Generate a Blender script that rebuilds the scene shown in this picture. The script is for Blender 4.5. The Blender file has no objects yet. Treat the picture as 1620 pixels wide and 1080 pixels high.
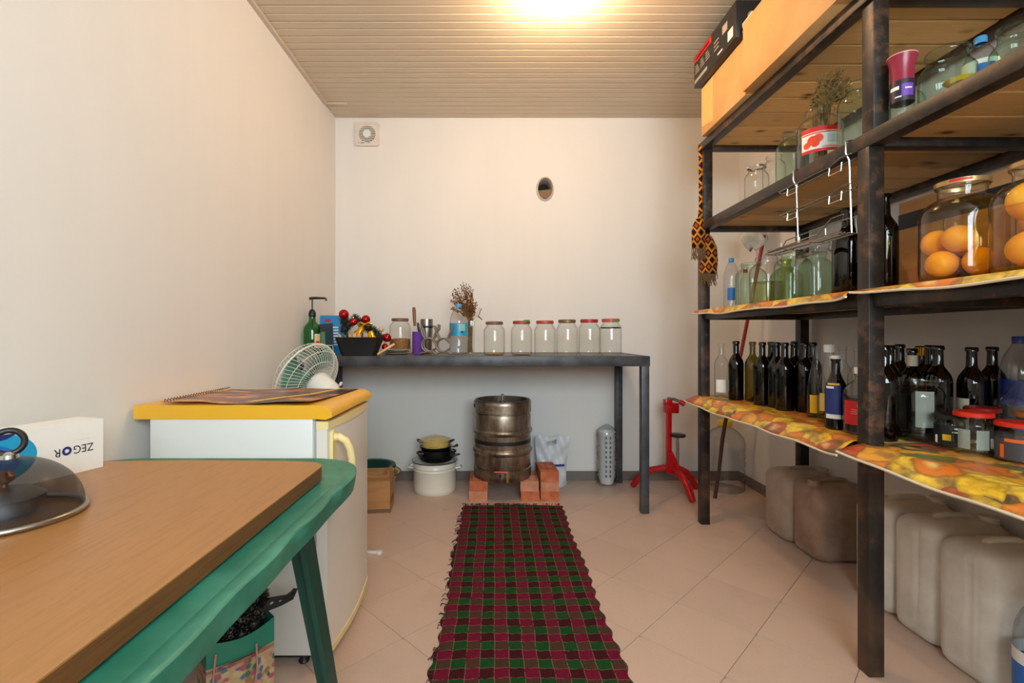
import bpy, bmesh, math, random
from mathutils import Vector, Matrix
random.seed(7)
PI = math.pi
S = bpy.context.scene
COL = S.collection

# ------------------------------------------------------------------ camera, sky, exposure
F, VX, VY, H = 765.0, 782.0, 531.0, 1.08          # focal length in px, vanishing point, eye height
cam_d = bpy.data.cameras.new('camera'); cam = bpy.data.objects.new('camera', cam_d); COL.objects.link(cam)
cam_d.sensor_width = 36.0; cam_d.lens = 36.0 * F / 1620.0
cam_d.shift_x = (810 - VX) / 1620.0; cam_d.shift_y = -(540 - VY) / 1620.0
cam_d.clip_start = 0.02
cam.location = (0, 0, H); cam.rotation_euler = (PI / 2, 0, 0)
S.camera = cam

W = bpy.data.worlds.new('sky'); S.world = W; W.use_nodes = True
bg = W.node_tree.nodes['Background']; bg.inputs[0].default_value = (0.78, 0.91, 1.0, 1); bg.inputs[1].default_value = 17.0
portal_d = bpy.data.lights.new('window_front_offscreen', 'AREA'); portal_d.shape = 'RECTANGLE'
portal_d.size = 1.8; portal_d.size_y = 1.3; portal_d.cycles.is_portal = True
portal = bpy.data.objects.new('window_front_offscreen', portal_d); COL.objects.link(portal)
portal.location = (0.55, -1.45, 1.85); portal.rotation_euler = (PI / 2, 0, 0)
BULB = 600.0                                       # radiance of the bulb glass
S.view_settings.view_transform = 'Standard'; S.view_settings.look = 'None'
S.view_settings.gamma = 1.0; S.view_settings.use_curve_mapping = False
S.view_settings.exposure = 0.26
S.cycles.transparent_max_bounces = 32
S.cycles.max_bounces = 10
S.cycles.caustics_reflective = False; S.cycles.caustics_refractive = False

XL, XR, YB, YF, ZC = -1.19, 1.83, 3.62, -1.30, 2.71   # the room
def PX(px, Y): return (px - VX) * Y / F
def PZ(py, Y): return H - (py - VY) * Y / F

# ------------------------------------------------------------------ materials
def lin(*c):
    f = lambda v: (v / 255 / 12.92) if v <= 10.3 else ((v / 255 + .055) / 1.055) ** 2.4
    return tuple(f(v) for v in c) + (1.0,)
MATS = {}
class N:
    def __init__(s, name):
        s.m = bpy.data.materials.new(name); s.m.use_nodes = True; s.t = s.m.node_tree
        s.t.nodes.clear(); s.out = s.new('ShaderNodeOutputMaterial')
    def new(s, typ, **kw):
        n = s.t.nodes.new(typ)
        for k, v in kw.items():
            if k in ('operation', 'blend_type', 'data_type', 'feature', 'interpolation_type', 'wave_type', 'bands_direction', 'distance', 'noise_dimensions', 'voronoi_dimensions'):
                setattr(n, k, v)
            else: n.inputs[k.replace('_', ' ')].default_value = v
        return n
    def l(s, a, b): s.t.links.new(a, b)
    def math(s, op, a, b=None, c=None):
        n = s.t.nodes.new('ShaderNodeMath'); n.operation = op
        for i, v in enumerate((a, b, c)):
            if v is None: continue
            if hasattr(v, 'links'): s.l(v, n.inputs[i])
            else: n.inputs[i].default_value = v
        return n.outputs[0]
    def mix(s, f, a, b):
        n = s.t.nodes.new('ShaderNodeMix'); n.data_type = 'RGBA'
        for i, v in ((0, f), (6, a), (7, b)):
            if hasattr(v, 'links'): s.l(v, n.inputs[i])
            else: n.inputs[i].default_value = v
        return n.outputs[2]
    def ramp(s, fac, stops, const=False):
        n = s.t.nodes.new('ShaderNodeValToRGB'); r = n.color_ramp
        if const: r.interpolation = 'CONSTANT'
        while len(r.elements) < len(stops): r.elements.new(0.5)
        for e, (p, c) in zip(r.elements, stops): e.position = p; e.color = c
        s.l(fac, n.inputs[0]); return n.outputs[0]
    def coord(s, kind='Object', scale=(1, 1, 1), rnd=False):
        c = s.t.nodes.new('ShaderNodeTexCoord'); m = s.t.nodes.new('ShaderNodeMapping')
        m.inputs['Scale'].default_value = scale; s.l(c.outputs[kind], m.inputs[0])
        if rnd:
            o = s.t.nodes.new('ShaderNodeObjectInfo'); v = s.t.nodes.new('ShaderNodeCombineXYZ')
            for i in range(3): s.l(s.math('MULTIPLY', o.outputs['Random'], 7.0 + 5 * i), v.inputs[i])
            s.l(v.outputs[0], m.inputs['Location'])
        return m.outputs[0]
    def noise(s, vec, scale, detail=4, rough=.55):
        n = s.t.nodes.new('ShaderNodeTexNoise'); n.inputs['Scale'].default_value = scale
        n.inputs['Detail'].default_value = detail; n.inputs['Roughness'].default_value = rough
        s.l(vec, n.inputs['Vector']); return n.outputs['Fac']
    def bsdf(s, col, rough=.5, metal=0., bump=None, bstr=.2, bdist=.002, spec=.5, **kw):
        p = s.t.nodes.new('ShaderNodeBsdfPrincipled')
        for k, v in (('Base Color', col), ('Roughness', rough), ('Metallic', metal), ('Specular IOR Level', spec)):
            if hasattr(v, 'links'): s.l(v, p.inputs[k])
            else: p.inputs[k].default_value = v
        for k, v in kw.items(): p.inputs[k.replace('_', ' ')].default_value = v
        if bump is not None:
            b = s.t.nodes.new('ShaderNodeBump'); b.inputs['Strength'].default_value = bstr; b.inputs['Distance'].default_value = bdist
            s.l(bump, b.inputs['Height']); s.l(b.outputs[0], p.inputs['Normal'])
        s.l(p.outputs[0], s.out.inputs[0]); return p

def plain(name, col, rough=.5, metal=0., var=.12, vs=18, bump=.08, **kw):
    """one colour with faint mottling and fine relief"""
    if name in MATS: return MATS[name]
    n = N(name); v = n.coord(); f = n.noise(v, vs)
    lo = tuple(c * (1 - var) for c in col[:3]) + (1,); hi = tuple(min(1, c * (1 + var)) for c in col[:3]) + (1,)
    n.bsdf(n.mix(f, lo, hi), rough, metal, bump=n.noise(v, vs * 6), bstr=bump, **kw)
    MATS[name] = n.m; return n.m
def two(name, a, b, scale=8, rough=.5, metal=0., p0=.4, p1=.62, stretch=(1, 1, 1), bump=.15, rnd=False, detail=6, spec=.5):
    if name in MATS: return MATS[name]
    n = N(name); v = n.coord(scale=stretch, rnd=rnd); f = n.noise(v, scale, detail)
    n.bsdf(n.ramp(f, [(p0, a), (p1, b)]), rough, metal, bump=n.noise(v, scale * 5), bstr=bump, spec=spec)
    MATS[name] = n.m; return n.m
def glass(name, center, edge, gloss=.75, base=.05, rough=.015, power=3.0):
    """thin glass: tinted see-through wall, more tint and more mirror at grazing angles"""
    if name in MATS: return MATS[name]
    n = N(name); lw = n.t.nodes.new('ShaderNodeLayerWeight'); lw.inputs[0].default_value = .5
    fc = lw.outputs['Facing']
    tr = n.t.nodes.new('ShaderNodeBsdfTransparent'); gl = n.t.nodes.new('ShaderNodeBsdfGlossy')
    gl.inputs['Roughness'].default_value = rough
    n.l(n.mix(n.math('POWER', fc, power), center, edge), tr.inputs[0])
    fac = n.math('MULTIPLY_ADD', n.math('POWER', fc, 4.0), gloss, base)
    mx = n.t.nodes.new('ShaderNodeMixShader'); n.l(fac, mx.inputs[0]); n.l(tr.outputs[0], mx.inputs[1]); n.l(gl.outputs[0], mx.inputs[2])
    n.l(mx.outputs[0], n.out.inputs[0]); MATS[name] = n.m; return n.m

def m_plaster():
    n = N('wall_plaster'); v = n.coord(); s = n.coord(scale=(1, 1, .25))
    f = n.noise(s, 3.0, 5); c = n.mix(f, lin(226, 221, 217), lin(238, 234, 230))
    n.bsdf(c, .7, bump=n.noise(v, 26, 8, .65), bstr=.10, bdist=.004, spec=.25); return n.m
def m_ceiling():
    n = N('ceiling_panel_paint'); v = n.coord(scale=(.3, 1, 1), rnd=True)
    n.bsdf(n.mix(n.noise(v, 5), lin(206, 190, 168), lin(218, 202, 180)), .42, bump=n.noise(v, 60), bstr=.03, spec=.4); return n.m
def m_tile():
    n = N('floor_tile_glaze'); v = n.coord(rnd=True); o = n.t.nodes.new('ShaderNodeObjectInfo')
    c = n.mix(n.noise(v, 220, 2), lin(202, 172, 154), lin(218, 190, 172))
    c2 = n.mix(n.math('MULTIPLY', o.outputs['Random'], .22), c, lin(184, 154, 138))
    c3 = n.mix(n.math('MULTIPLY', n.ramp(n.noise(v, 6, 5), [(.55, (0, 0, 0, 1)), (.8, (1, 1, 1, 1))]), .25), c2, lin(172, 146, 130))
    n.bsdf(c3, n.math('MULTIPLY_ADD', n.noise(v, 9), .2, .30), bump=n.noise(v, 40), bstr=.04, spec=.5); return n.m
def m_wood(name, a, b, knot, stretch, scale=5, rough=.55, knots=True):
    n = N(name); v = n.coord(scale=stretch, rnd=True); v2 = n.coord(scale=(1.1, 2.2, 0), rnd=True)
    f = n.noise(v, scale, 7, .6); c = n.ramp(f, [(.32, a), (.5, b), (.72, a)])
    o = n.t.nodes.new('ShaderNodeObjectInfo')
    c = n.mix(n.math('MULTIPLY', o.outputs['Random'], .85), c, tuple(x * .62 for x in b[:3]) + (1,))
    if knots:
        vo = n.t.nodes.new('ShaderNodeTexVoronoi'); vo.inputs['Scale'].default_value = 5.0; n.l(v2, vo.inputs['Vector'])
        c = n.mix(n.ramp(vo.outputs['Distance'], [(.07, (1, 1, 1, 1)), (.12, (.5, .5, .5, 1)), (.24, (0, 0, 0, 1))]), c, knot)
    n.bsdf(c, rough, bump=n.noise(v, scale * 3, 6), bstr=.12, spec=.35); return n.m
def m_rust():
    n = N('raw_steel'); v = n.coord(); f = n.noise(v, 14, 8, .7); g = n.noise(v, 3.5, 6)
    c = n.ramp(f, [(.3, lin(16, 15, 15)), (.52, lin(42, 36, 32)), (.70, lin(116, 80, 56))])
    c = n.mix(n.ramp(g, [(.5, (0, 0, 0, 1)), (.75, (1, 1, 1, 1))]), c, lin(84, 62, 46))
    n.bsdf(c, n.math('MULTIPLY_ADD', f, .35, .28), .2, bump=f, bstr=.12); return n.m
def m_keg():
    n = N('keg_steel'); v = n.coord(scale=(1, 1, .35)); f = n.noise(v, 9, 8, .7)
    c = n.ramp(f, [(.3, lin(72, 56, 46)), (.48, lin(132, 114, 98)), (.66, lin(186, 172, 156))])
    n.bsdf(c, n.math('MULTIPLY_ADD', f, -.35, .55), .85, bump=n.noise(v, 30), bstr=.06); return n.m
def m_fruit():
    """oilcloth print: overlapping lemons, oranges, peppers and leaves on a dark ground"""
    n = N('fruit_oilcloth'); v = n.coord(scale=(1.15, .85, 1.15)); wob = n.t.nodes.new('ShaderNodeTexNoise'); wob.inputs['Scale'].default_value = 14
    n.l(v, wob.inputs['Vector']); ad = n.t.nodes.new('ShaderNodeVectorMath'); ad.operation = 'MULTIPLY_ADD'
    n.l(wob.outputs['Color'], ad.inputs[0]); ad.inputs[1].default_value = (.05, .05, .05); n.l(v, ad.inputs[2])
    def vor(scale, feat):
        q = n.t.nodes.new('ShaderNodeTexVoronoi'); q.feature = feat; q.inputs['Scale'].default_value = scale; n.l(ad.outputs[0], q.inputs['Vector']); return q
    vo, ed = vor(12, 'F1'), vor(12, 'DISTANCE_TO_EDGE')
    sp = n.t.nodes.new('ShaderNodeSeparateColor'); n.l(vo.outputs['Color'], sp.inputs[0])
    pal = n.ramp(sp.outputs[0], [(0, lin(248, 190, 20)), (.2, lin(232, 120, 30)), (.32, lin(250, 214, 70)), (.46, lin(74, 78, 52)),
        (.56, lin(198, 52, 40)), (.66, lin(240, 170, 60)), (.76, lin(66, 60, 54)), (.84, lin(246, 204, 40)), (.94, lin(60, 116, 50))], True)
    rind = n.ramp(sp.outputs[1], [(0, (0, 0, 0, 1)), (.62, (0, 0, 0, 1)), (.63, (1, 1, 1, 1))], True)      # some fruits are cut open
    pal = n.mix(n.math('MULTIPLY', rind, n.ramp(vo.outputs['Distance'], [(.16, (.75, .75, .75, 1)), (.36, (0, 0, 0, 1))])), pal, lin(252, 226, 150))
    pal = n.mix(n.ramp(n.noise(ad.outputs[0], 34, 5, .65), [(.38, (0, 0, 0, 1)), (.72, (.7, .7, .7, 1))]), pal, lin(200, 140, 60))
    pal = n.mix(n.ramp(n.noise(v, 17, 4), [(.5, (0, 0, 0, 1)), (.68, (.75, .75, .75, 1))]), pal, lin(96, 86, 62))
    pal = n.mix(n.ramp(ed.outputs['Distance'], [(.0, (.6, .6, .6, 1)), (.10, (0, 0, 0, 1))]), pal, lin(112, 80, 46))
    n.bsdf(pal, .38, bump=n.noise(v, 40), bstr=.1, spec=.5); return n.m
def m_rug():
    n = N('woven_rug'); tc = n.t.nodes.new('ShaderNodeTexCoord'); sp = n.t.nodes.new('ShaderNodeSeparateXYZ')
    wob = n.t.nodes.new('ShaderNodeTexNoise'); wob.inputs['Scale'].default_value = 7; n.l(tc.outputs['Object'], wob.inputs['Vector'])
    ad = n.t.nodes.new('ShaderNodeVectorMath'); ad.operation = 'MULTIPLY_ADD'; n.l(wob.outputs['Color'], ad.inputs[0]); ad.inputs[1].default_value = (.016, .016, 0)
    n.l(tc.outputs['Object'], ad.inputs[2]); n.l(ad.outputs[0], sp.inputs[0])
    cx = n.math('DIVIDE', n.math('ADD', sp.outputs[0], 2.0), .0478); cy = n.math('DIVIDE', n.math('ADD', sp.outputs[1], 4.0), .046)
    fx = n.math('FRACT', cx); fy = n.math('FRACT', cy)
    ox = n.math('MODULO', n.math('FLOOR', cx), 2.0); oy = n.math('MODULO', n.math('FLOOR', cy), 2.0)
    vn = n.coord(); fine = n.noise(vn, 160, 3); bigv = n.noise(vn, 6, 3)
    red = n.mix(ox, lin(146, 24, 64), lin(84, 26, 38)); grn = n.mix(ox, lin(96, 70, 56), lin(14, 98, 44))
    c = n.mix(oy, red, grn)
    c = n.mix(n.math('MULTIPLY', fine, .45), c, lin(40, 22, 22))
    c = n.mix(n.math('MULTIPLY', bigv, .25), c, lin(70, 40, 30))
    dash = n.math('GREATER_THAN', n.noise(vn, 70, 2), .42)
    lx = n.math('MULTIPLY', n.math('LESS_THAN', fx, .045), dash); ly = n.math('MULTIPLY', n.math('LESS_THAN', fy, .05), n.math('MULTIPLY', dash, .75))
    c = n.mix(n.math('MULTIPLY', n.math('MAXIMUM', lx, ly), .5), c, lin(190, 150, 130))
    wv = n.t.nodes.new('ShaderNodeTexWave'); wv.bands_direction = 'X'; wv.inputs['Scale'].default_value = 90; wv.inputs['Distortion'].default_value = 2; n.l(tc.outputs['Object'], wv.inputs['Vector'])
    n.bsdf(c, .95, bump=n.math('ADD', wv.outputs['Fac'], fine), bstr=.7, bdist=.003, spec=.1); return n.m
def m_belt():
    n = N('woven_belt_cloth'); v = n.coord(scale=(1, 1, 1)); sp = n.t.nodes.new('ShaderNodeSeparateXYZ'); n.l(v, sp.inputs[0])
    z = n.math('FRACT', n.math('MULTIPLY', sp.outputs[2], 13.0)); u = n.math('MULTIPLY', n.math('ADD', sp.outputs[0], sp.outputs[1]), 26.0)
    zig = n.math('ABSOLUTE', n.math('SUBTRACT', z, .5)); k = n.math('ADD', zig, n.math('MULTIPLY', n.math('ABSOLUTE', n.math('SUBTRACT', n.math('FRACT', u), .5)), .7))
    c = n.ramp(k, [(0, lin(40, 28, 24)), (.28, lin(206, 128, 40)), (.5, lin(40, 30, 28)), (.66, lin(168, 76, 42))], True)
    n.bsdf(c, .95, bump=n.noise(v, 200), bstr=.4, spec=.1); return n.m
def m_bagprint():
    n = N('floral_paper'); v = n.coord(); vo = n.t.nodes.new('ShaderNodeTexVoronoi'); vo.inputs['Scale'].default_value = 64; n.l(v, vo.inputs['Vector'])
    sp = n.t.nodes.new('ShaderNodeSeparateColor'); n.l(vo.outputs['Color'], sp.inputs[0])
    c = n.ramp(sp.outputs[0], [(0, lin(196, 170, 128)), (.3, lin(176, 84, 96)), (.48, lin(70, 110, 84)), (.62, lin(206, 140, 120)), (.78, lin(150, 110, 70)), (.9, lin(80, 110, 140))], True)
    c = n.mix(n.ramp(vo.outputs['Distance'], [(.45, (0, 0, 0, 1)), (.75, (1, 1, 1, 1))]), c, lin(186, 158, 116))
    n.bsdf(c, .45, spec=.4); return n.m
def m_calendar():
    n = N('calendar_print'); v = n.coord(scale=(1, 2.2, 1)); f = n.noise(v, 4.5, 6, .65)
    c = n.ramp(f, [(.34, lin(34, 26, 26)), (.46, lin(96, 52, 36)), (.56, lin(196, 98, 40)), (.62, lin(238, 176, 84)), (.7, lin(110, 44, 30))])
    n.bsdf(c, .25, spec=.5); return n.m
def m_mesh():
    n = N('fine_wire_mesh'); p = n.bsdf(lin(46, 48, 52), .35, .8)
    tr = n.t.nodes.new('ShaderNodeBsdfTransparent'); mx = n.t.nodes.new('ShaderNodeMixShader'); mx.inputs[0].default_value = .58
    tc = n.t.nodes.new('ShaderNodeTexCoord')
    n.l(tr.outputs[0], mx.inputs[1]); n.l(p.outputs[0], mx.inputs[2]); n.l(mx.outputs[0], n.out.inputs[0]); return n.m
def m_can(name, a, b):
    n = N(name); v = n.coord(); f = n.noise(v, 7, 6, .6)
    n.bsdf(n.ramp(f, [(.35, a), (.65, b)]), .42, bump=n.noise(v, 30), bstr=.06, spec=.4, Subsurface_Weight=0.0); return n.m
def emit(name, col, st):
    n = N(name); e = n.t.nodes.new('ShaderNodeEmission'); e.inputs[0].default_value = col; e.inputs[1].default_value = st
    n.l(e.outputs[0], n.out.inputs[0]); return n.m

PLASTER, CEIL, TILE, RUST, KEG, FRUIT = m_plaster(), m_ceiling(), m_tile(), m_rust(), m_keg(), m_fruit()
PINE = m_wood('pine_plank', lin(228, 178, 108), lin(244, 206, 142), lin(112, 66, 32), (1.2, 14, 14))
BOARDW = m_wood('veneer_board', lin(160, 106, 58), lin(196, 138, 80), lin(120, 70, 36), (16, 1.6, 16), 4, .30, False)
BOARDE = m_wood('veneer_edge', lin(96, 58, 30), lin(128, 80, 42), lin(60, 34, 18), (30, 2, 60), 3, .5, False)
RUG, BELT, BAGP, CALP, DOMEM = m_rug(), m_belt(), m_bagprint(), m_calendar(), m_mesh()
CLEAR = glass('clear_glass', (.96, .97, .955, 1), (.22, .25, .22, 1), .8, .05, .03, 4.0)
GREENG = glass('green_tint_glass', (.80, .92, .84, 1), (.14, .34, .22, 1), .8, .055, .03, 3.5)
LIMEG = glass('lime_glass', (.62, .72, .22, 1), (.18, .26, .05, 1))
DARKG = glass('dark_wine_glass', (.045, .042, .022, 1), (.008, .008, .006, 1), .8, .06)
OLIVEG = glass('olive_wine_glass', (.42, .38, .10, 1), (.05, .045, .012, 1), .8, .06)
BROWNG = glass('brown_glass', (.10, .045, .02, 1), (.015, .008, .005, 1), .8, .06)
BOTG = glass('bottle_green_glass', (.10, .62, .18, 1), (.02, .16, .04, 1), .7, .06)
PETC = glass('clear_plastic', (.93, .95, .97, 1), (.45, .50, .54, 1), .6, .06, .06)
FILM = glass('plastic_film', (.90, .91, .92, 1), (.5, .52, .55, 1), .5, .08, .12)
PICKLE = glass('amber_brine', (.98, .86, .52, 1), (.86, .56, .18, 1), .2, .015)
WINEL = glass('pale_liquid', (.80, .78, .48, 1), (.5, .45, .2, 1), .3, .02)
DARKL = plain('dark_liquid', lin(34, 14, 10), .2)
WHITE = plain('white_plastic', lin(232, 230, 224), .4, var=.04)
CREAM = plain('cream_plastic', lin(238, 216, 156), .4, var=.05)
YELLOW = plain('yellowed_lid', lin(240, 178, 48), .32, var=.06, vs=5)
FRIDGE = plain('fridge_enamel', lin(226, 226, 222), .35, var=.03, vs=6)
DOORP = plain('fridge_door_enamel', lin(230, 222, 210), .34, var=.04, vs=6)
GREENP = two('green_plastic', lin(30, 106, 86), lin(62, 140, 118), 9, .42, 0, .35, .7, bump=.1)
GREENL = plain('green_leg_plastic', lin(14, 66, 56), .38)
BLACK = plain('black_plastic', lin(26, 26, 28), .4)
BLACKM = plain('black_enamel', lin(22, 22, 24), .3)
GUNM = two('dark_grey_paint', lin(58, 60, 64), lin(80, 82, 86), 12, .45, .2, bump=.08)
CHROME = plain('bright_steel', lin(200, 198, 194), .22, 1., var=.06)
STEEL = plain('brushed_steel', lin(170, 164, 156), .3, 1., var=.1)
REDP = plain('red_enamel', lin(190, 16, 24), .22, var=.06)
REDL = plain('red_lid', lin(214, 42, 22), .35, var=.08)
REDS = plain('shiny_red', lin(176, 14, 28), .12, .5)
GOLD = plain('shiny_gold', lin(228, 172, 44), .2, .9)
BRASS = plain('dull_brass', lin(186, 156, 104), .35, .8)
CARDB = two('cardboard', lin(178, 128, 80), lin(196, 146, 94), 5, .8, stretch=(1, 1, 4), bump=.05)
CARDO = two('plain_cardboard', lin(206, 156, 98), lin(218, 168, 110), 4, .75, bump=.04)
BRICKM = two('fired_brick', lin(186, 96, 62), lin(206, 122, 84), 14, .9, bump=.5, rnd=True)
BRICKP = two('pale_fired_brick', lin(196, 128, 96), lin(214, 150, 118), 14, .9, bump=.5, rnd=True)
BASET = plain('baseboard_glaze', lin(120, 108, 102), .4)
GROUT = plain('grout', lin(160, 138, 120), .9, vs=60)
ENAMW = plain('cream_enamel', lin(236, 230, 216), .2, var=.03)
ENAMY = plain('yellow_enamel', lin(222, 186, 102), .25, var=.06)
BLUEL = plain('cyan_print', lin(30, 160, 205), .4, var=.05)
BLUED = plain('navy_print', lin(34, 50, 120), .4)
BLUEM = plain('blue_print', lin(30, 110, 200), .4)
BLUEC = plain('blue_cap', lin(70, 150, 205), .35)
BLUEK = plain('deep_blue_cap', lin(24, 56, 130), .35)
PAPER = plain('white_paper', lin(238, 236, 230), .7, var=.03)
BEIGEP = plain('beige_paper', lin(206, 196, 172), .7)
INK = plain('black_ink', lin(20, 20, 24), .5)
REDI = plain('red_ink', lin(206, 30, 34), .45)
ORAI = plain('orange_ink', lin(226, 100, 36), .45)
YELI = plain('yellow_ink', lin(236, 190, 40), .45)
PURPLE = plain('purple_plastic', lin(112, 66, 170), .4)
MAROON = plain('maroon_plastic', lin(146, 28, 56), .3)
ORANGE = plain('orange_peel', lin(252, 176, 26), .45, var=.08, vs=20, bump=.4)
HEM = plain('raw_hem', lin(226, 212, 186), .9, var=.1, bump=.5)
CANT = m_can('dusty_tan_plastic', lin(168, 148, 134), lin(190, 172, 156))
CANB = m_can('dusty_brown_plastic', lin(146, 120, 104), lin(178, 154, 138))
CANW = m_can('dusty_white_plastic', lin(208, 202, 192), lin(232, 227, 218))
GRAIN = two('coarse_grain', lin(130, 84, 40), lin(186, 130, 74), 120, .9, bump=.8)
HERB = two('dried_herb', lin(116, 92, 50), lin(152, 124, 74), 60, .95)
DRIED = two('dried_blossom', lin(84, 44, 18), lin(140, 82, 36), 60, .95)
WOODH = m_wood('handle_wood', lin(110, 66, 36), lin(150, 98, 56), lin(60, 30, 16), (8, 8, 1), 5, .5, False)
WOODL = m_wood('light_wood', lin(210, 160, 96), lin(232, 190, 130), lin(120, 70, 36), (8, 8, 1), 5, .5, False)
DARKW = plain('dark_stick', lin(70, 44, 30), .6)
REDH = plain('red_handle', lin(150, 24, 28), .35)
RAG = two('pale_rag', lin(206, 208, 204), lin(232, 232, 228), 20, .95, bump=.5)
TINS = plain('dark_tinsel', lin(20, 22, 20), .5)
TIPS = plain('silver_tips', lin(150, 140, 128), .5)
GARL = plain('green_garland', lin(30, 42, 30), .6)
GRN_I = plain('leaf_ink', lin(80, 140, 60), .5)
PIPEW = plain('pipe_plaster', lin(222, 212, 200), .6)
DARKV = plain('soot', lin(46, 36, 30), .8)

# ------------------------------------------------------------------ mesh helpers
class B:
    def __init__(s): s.v = []; s.f = []
    def add(s, vs, fs, M=None):
        o = len(s.v); s.v += [tuple(M @ Vector(p)) if M else tuple(p) for p in vs]; s.f += [tuple(i + o for i in f) for f in fs]; return s
    def box(s, x0, x1, y0, y1, z0, z1, bev=0, M=None, seg=2):
        if not bev:
            v = [(x0, y0, z0), (x1, y0, z0), (x1, y1, z0), (x0, y1, z0), (x0, y0, z1), (x1, y0, z1), (x1, y1, z1), (x0, y1, z1)]
            return s.add(v, [(0, 3, 2, 1), (4, 5, 6, 7), (0, 1, 5, 4), (1, 2, 6, 5), (2, 3, 7, 6), (3, 0, 4, 7)], M)
        bm = bmesh.new(); bmesh.ops.create_cube(bm, size=1)
        for p in bm.verts: p.co = Vector(((x0 + x1) / 2 + p.co.x * (x1 - x0), (y0 + y1) / 2 + p.co.y * (y1 - y0), (z0 + z1) / 2 + p.co.z * (z1 - z0)))
        bmesh.ops.bevel(bm, geom=bm.edges[:], offset=bev, segments=seg, affect='EDGES', profile=.5)
        bm.verts.index_update(); s.add([p.co.copy() for p in bm.verts], [[q.index for q in f.verts] for f in bm.faces], M); bm.free(); return s
    def lathe(s, prof, seg=32, c=(0, 0, 0), M=None, cap0=False, cap1=False, ex=1., ey=1.):
        vs, fs, n = [], [], len(prof)
        for r, z in prof:
            for k in range(seg):
                a = 2 * PI * k / seg; vs.append((c[0] + r * ex * math.cos(a), c[1] + r * ey * math.sin(a), c[2] + z))
        for i in range(n - 1):
            for k in range(seg):
                k2 = (k + 1) % seg; fs.append((i * seg + k, i * seg + k2, (i + 1) * seg + k2, (i + 1) * seg + k))
        if cap0: fs.append(tuple(reversed(range(seg))))
        if cap1: fs.append(tuple((n - 1) * seg + k for k in range(seg)))
        return s.add(vs, fs, M)
    def tube(s, pts, r, seg=8, closed=False, cap=True):
        pts = [Vector(p) for p in pts]; n = len(pts); vs, fs = [], []
        rr = r if isinstance(r, (list, tuple)) else [r] * n
        up = None
        for i, p in enumerate(pts):
            t = (pts[(i + 1) % n] - pts[i - 1]) if closed else (pts[min(i + 1, n - 1)] - pts[max(i - 1, 0)])
            t.normalize()
            if up is None: up = Vector((0, 0, 1)) if abs(t.z) < .9 else Vector((1, 0, 0))
            a = t.cross(up)
            if a.length < 1e-5: a = t.cross(Vector((0, 1, 0)))
            a.normalize(); b = a.cross(t).normalized(); up = b
            for k in range(seg):
                w = 2 * PI * k / seg; vs.append(p + (a * math.cos(w) + b * math.sin(w)) * rr[i])
        m = n if closed else n - 1
        for i in range(m):
            j = (i + 1) % n
            for k in range(seg):
                k2 = (k + 1) % seg; fs.append((i * seg + k, i * seg + k2, j * seg + k2, j * seg + k))
        if cap and not closed: fs += [tuple(reversed(range(seg))), tuple((n - 1) * seg + k for k in range(seg))]
        return s.add(vs, fs)
    def prism(s, out, z0, z1, M=None):
        n = len(out); vs = [(x, y, z0) for x, y in out] + [(x, y, z1) for x, y in out]
        fs = [tuple(reversed(range(n))), tuple(range(n, 2 * n))] + [(i, (i + 1) % n, n + (i + 1) % n, n + i) for i in range(n)]
        return s.add(vs, fs, M)
    def patch(s, r, z0, z1, a0, a1, seg=14, c=(0, 0)):
        """part of a cylinder wall, for labels"""
        vs, fs = [], []
        for k in range(seg + 1):
            a = a0 + (a1 - a0) * k / seg; x, y = c[0] + r * math.cos(a), c[1] + r * math.sin(a); vs += [(x, y, z0), (x, y, z1)]
        for k in range(seg): fs.append((2 * k, 2 * k + 2, 2 * k + 3, 2 * k + 1))
        return s.add(vs, fs)
    def sphere(s, c, r, seg=16, ring=10, sc=(1, 1, 1)):
        vs, fs = [(c[0], c[1], c[2] - r * sc[2])], []
        for i in range(1, ring):
            t = -PI / 2 + PI * i / ring
            for k in range(seg):
                a = 2 * PI * k / seg; vs.append((c[0] + r * sc[0] * math.cos(t) * math.cos(a), c[1] + r * sc[1] * math.cos(t) * math.sin(a), c[2] + r * sc[2] * math.sin(t)))
        vs.append((c[0], c[1], c[2] + r * sc[2])); top = len(vs) - 1
        for k in range(seg):
            k2 = (k + 1) % seg; fs.append((0, 1 + k2, 1 + k)); fs.append((top, top - seg + k, top - seg + k2))
        for i in range(ring - 2):
            for k in range(seg):
                k2 = (k + 1) % seg; a = 1 + i * seg; fs.append((a + k, a + k2, a + seg + k2, a + seg + k))
        return s.add(vs, fs)
    def mesh(s, name, mat, smooth=True, ang=40):
        me = bpy.data.meshes.new(name); me.from_pydata(s.v, [], s.f); me.validate(); me.update()
        if mat: me.materials.append(mat)
        if smooth:
            me.shade_smooth(); me.set_sharp_from_angle(angle=math.radians(ang))
        return me
    def obj(s, name, mat, parent=None, smooth=True, ang=40, loc=None, rot=None):
        return put(name, s.mesh(name, mat, smooth, ang), parent, loc, rot)
def put(name, me, parent=None, loc=None, rot=None):
    o = bpy.data.objects.new(name, me); COL.objects.link(o)
    if parent is not None: o.parent = parent
    if loc is not None: o.location = loc
    if rot is not None: o.rotation_euler = rot
    return o
CACHE = {}
def cached(key, fn):
    if key not in CACHE: CACHE[key] = fn()
    return CACHE[key]
def tag(o, label, cat, group=None):
    o['label'] = label; o['category'] = cat
    if group: o['group'] = group
    return o
def thing(name, label, cat, loc=(0, 0, 0), rz=0, group=None):
    o = bpy.data.objects.new(name, None); COL.objects.link(o); o.location = loc; o.rotation_euler = (0, 0, rz); o.empty_display_size = .02
    return tag(o, label, cat, group)
def struct(o): o['kind'] = 'structure'; return o
def facing(x, y): return math.atan2(-y, -x)            # angle from a thing on the shelf towards the room
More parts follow.
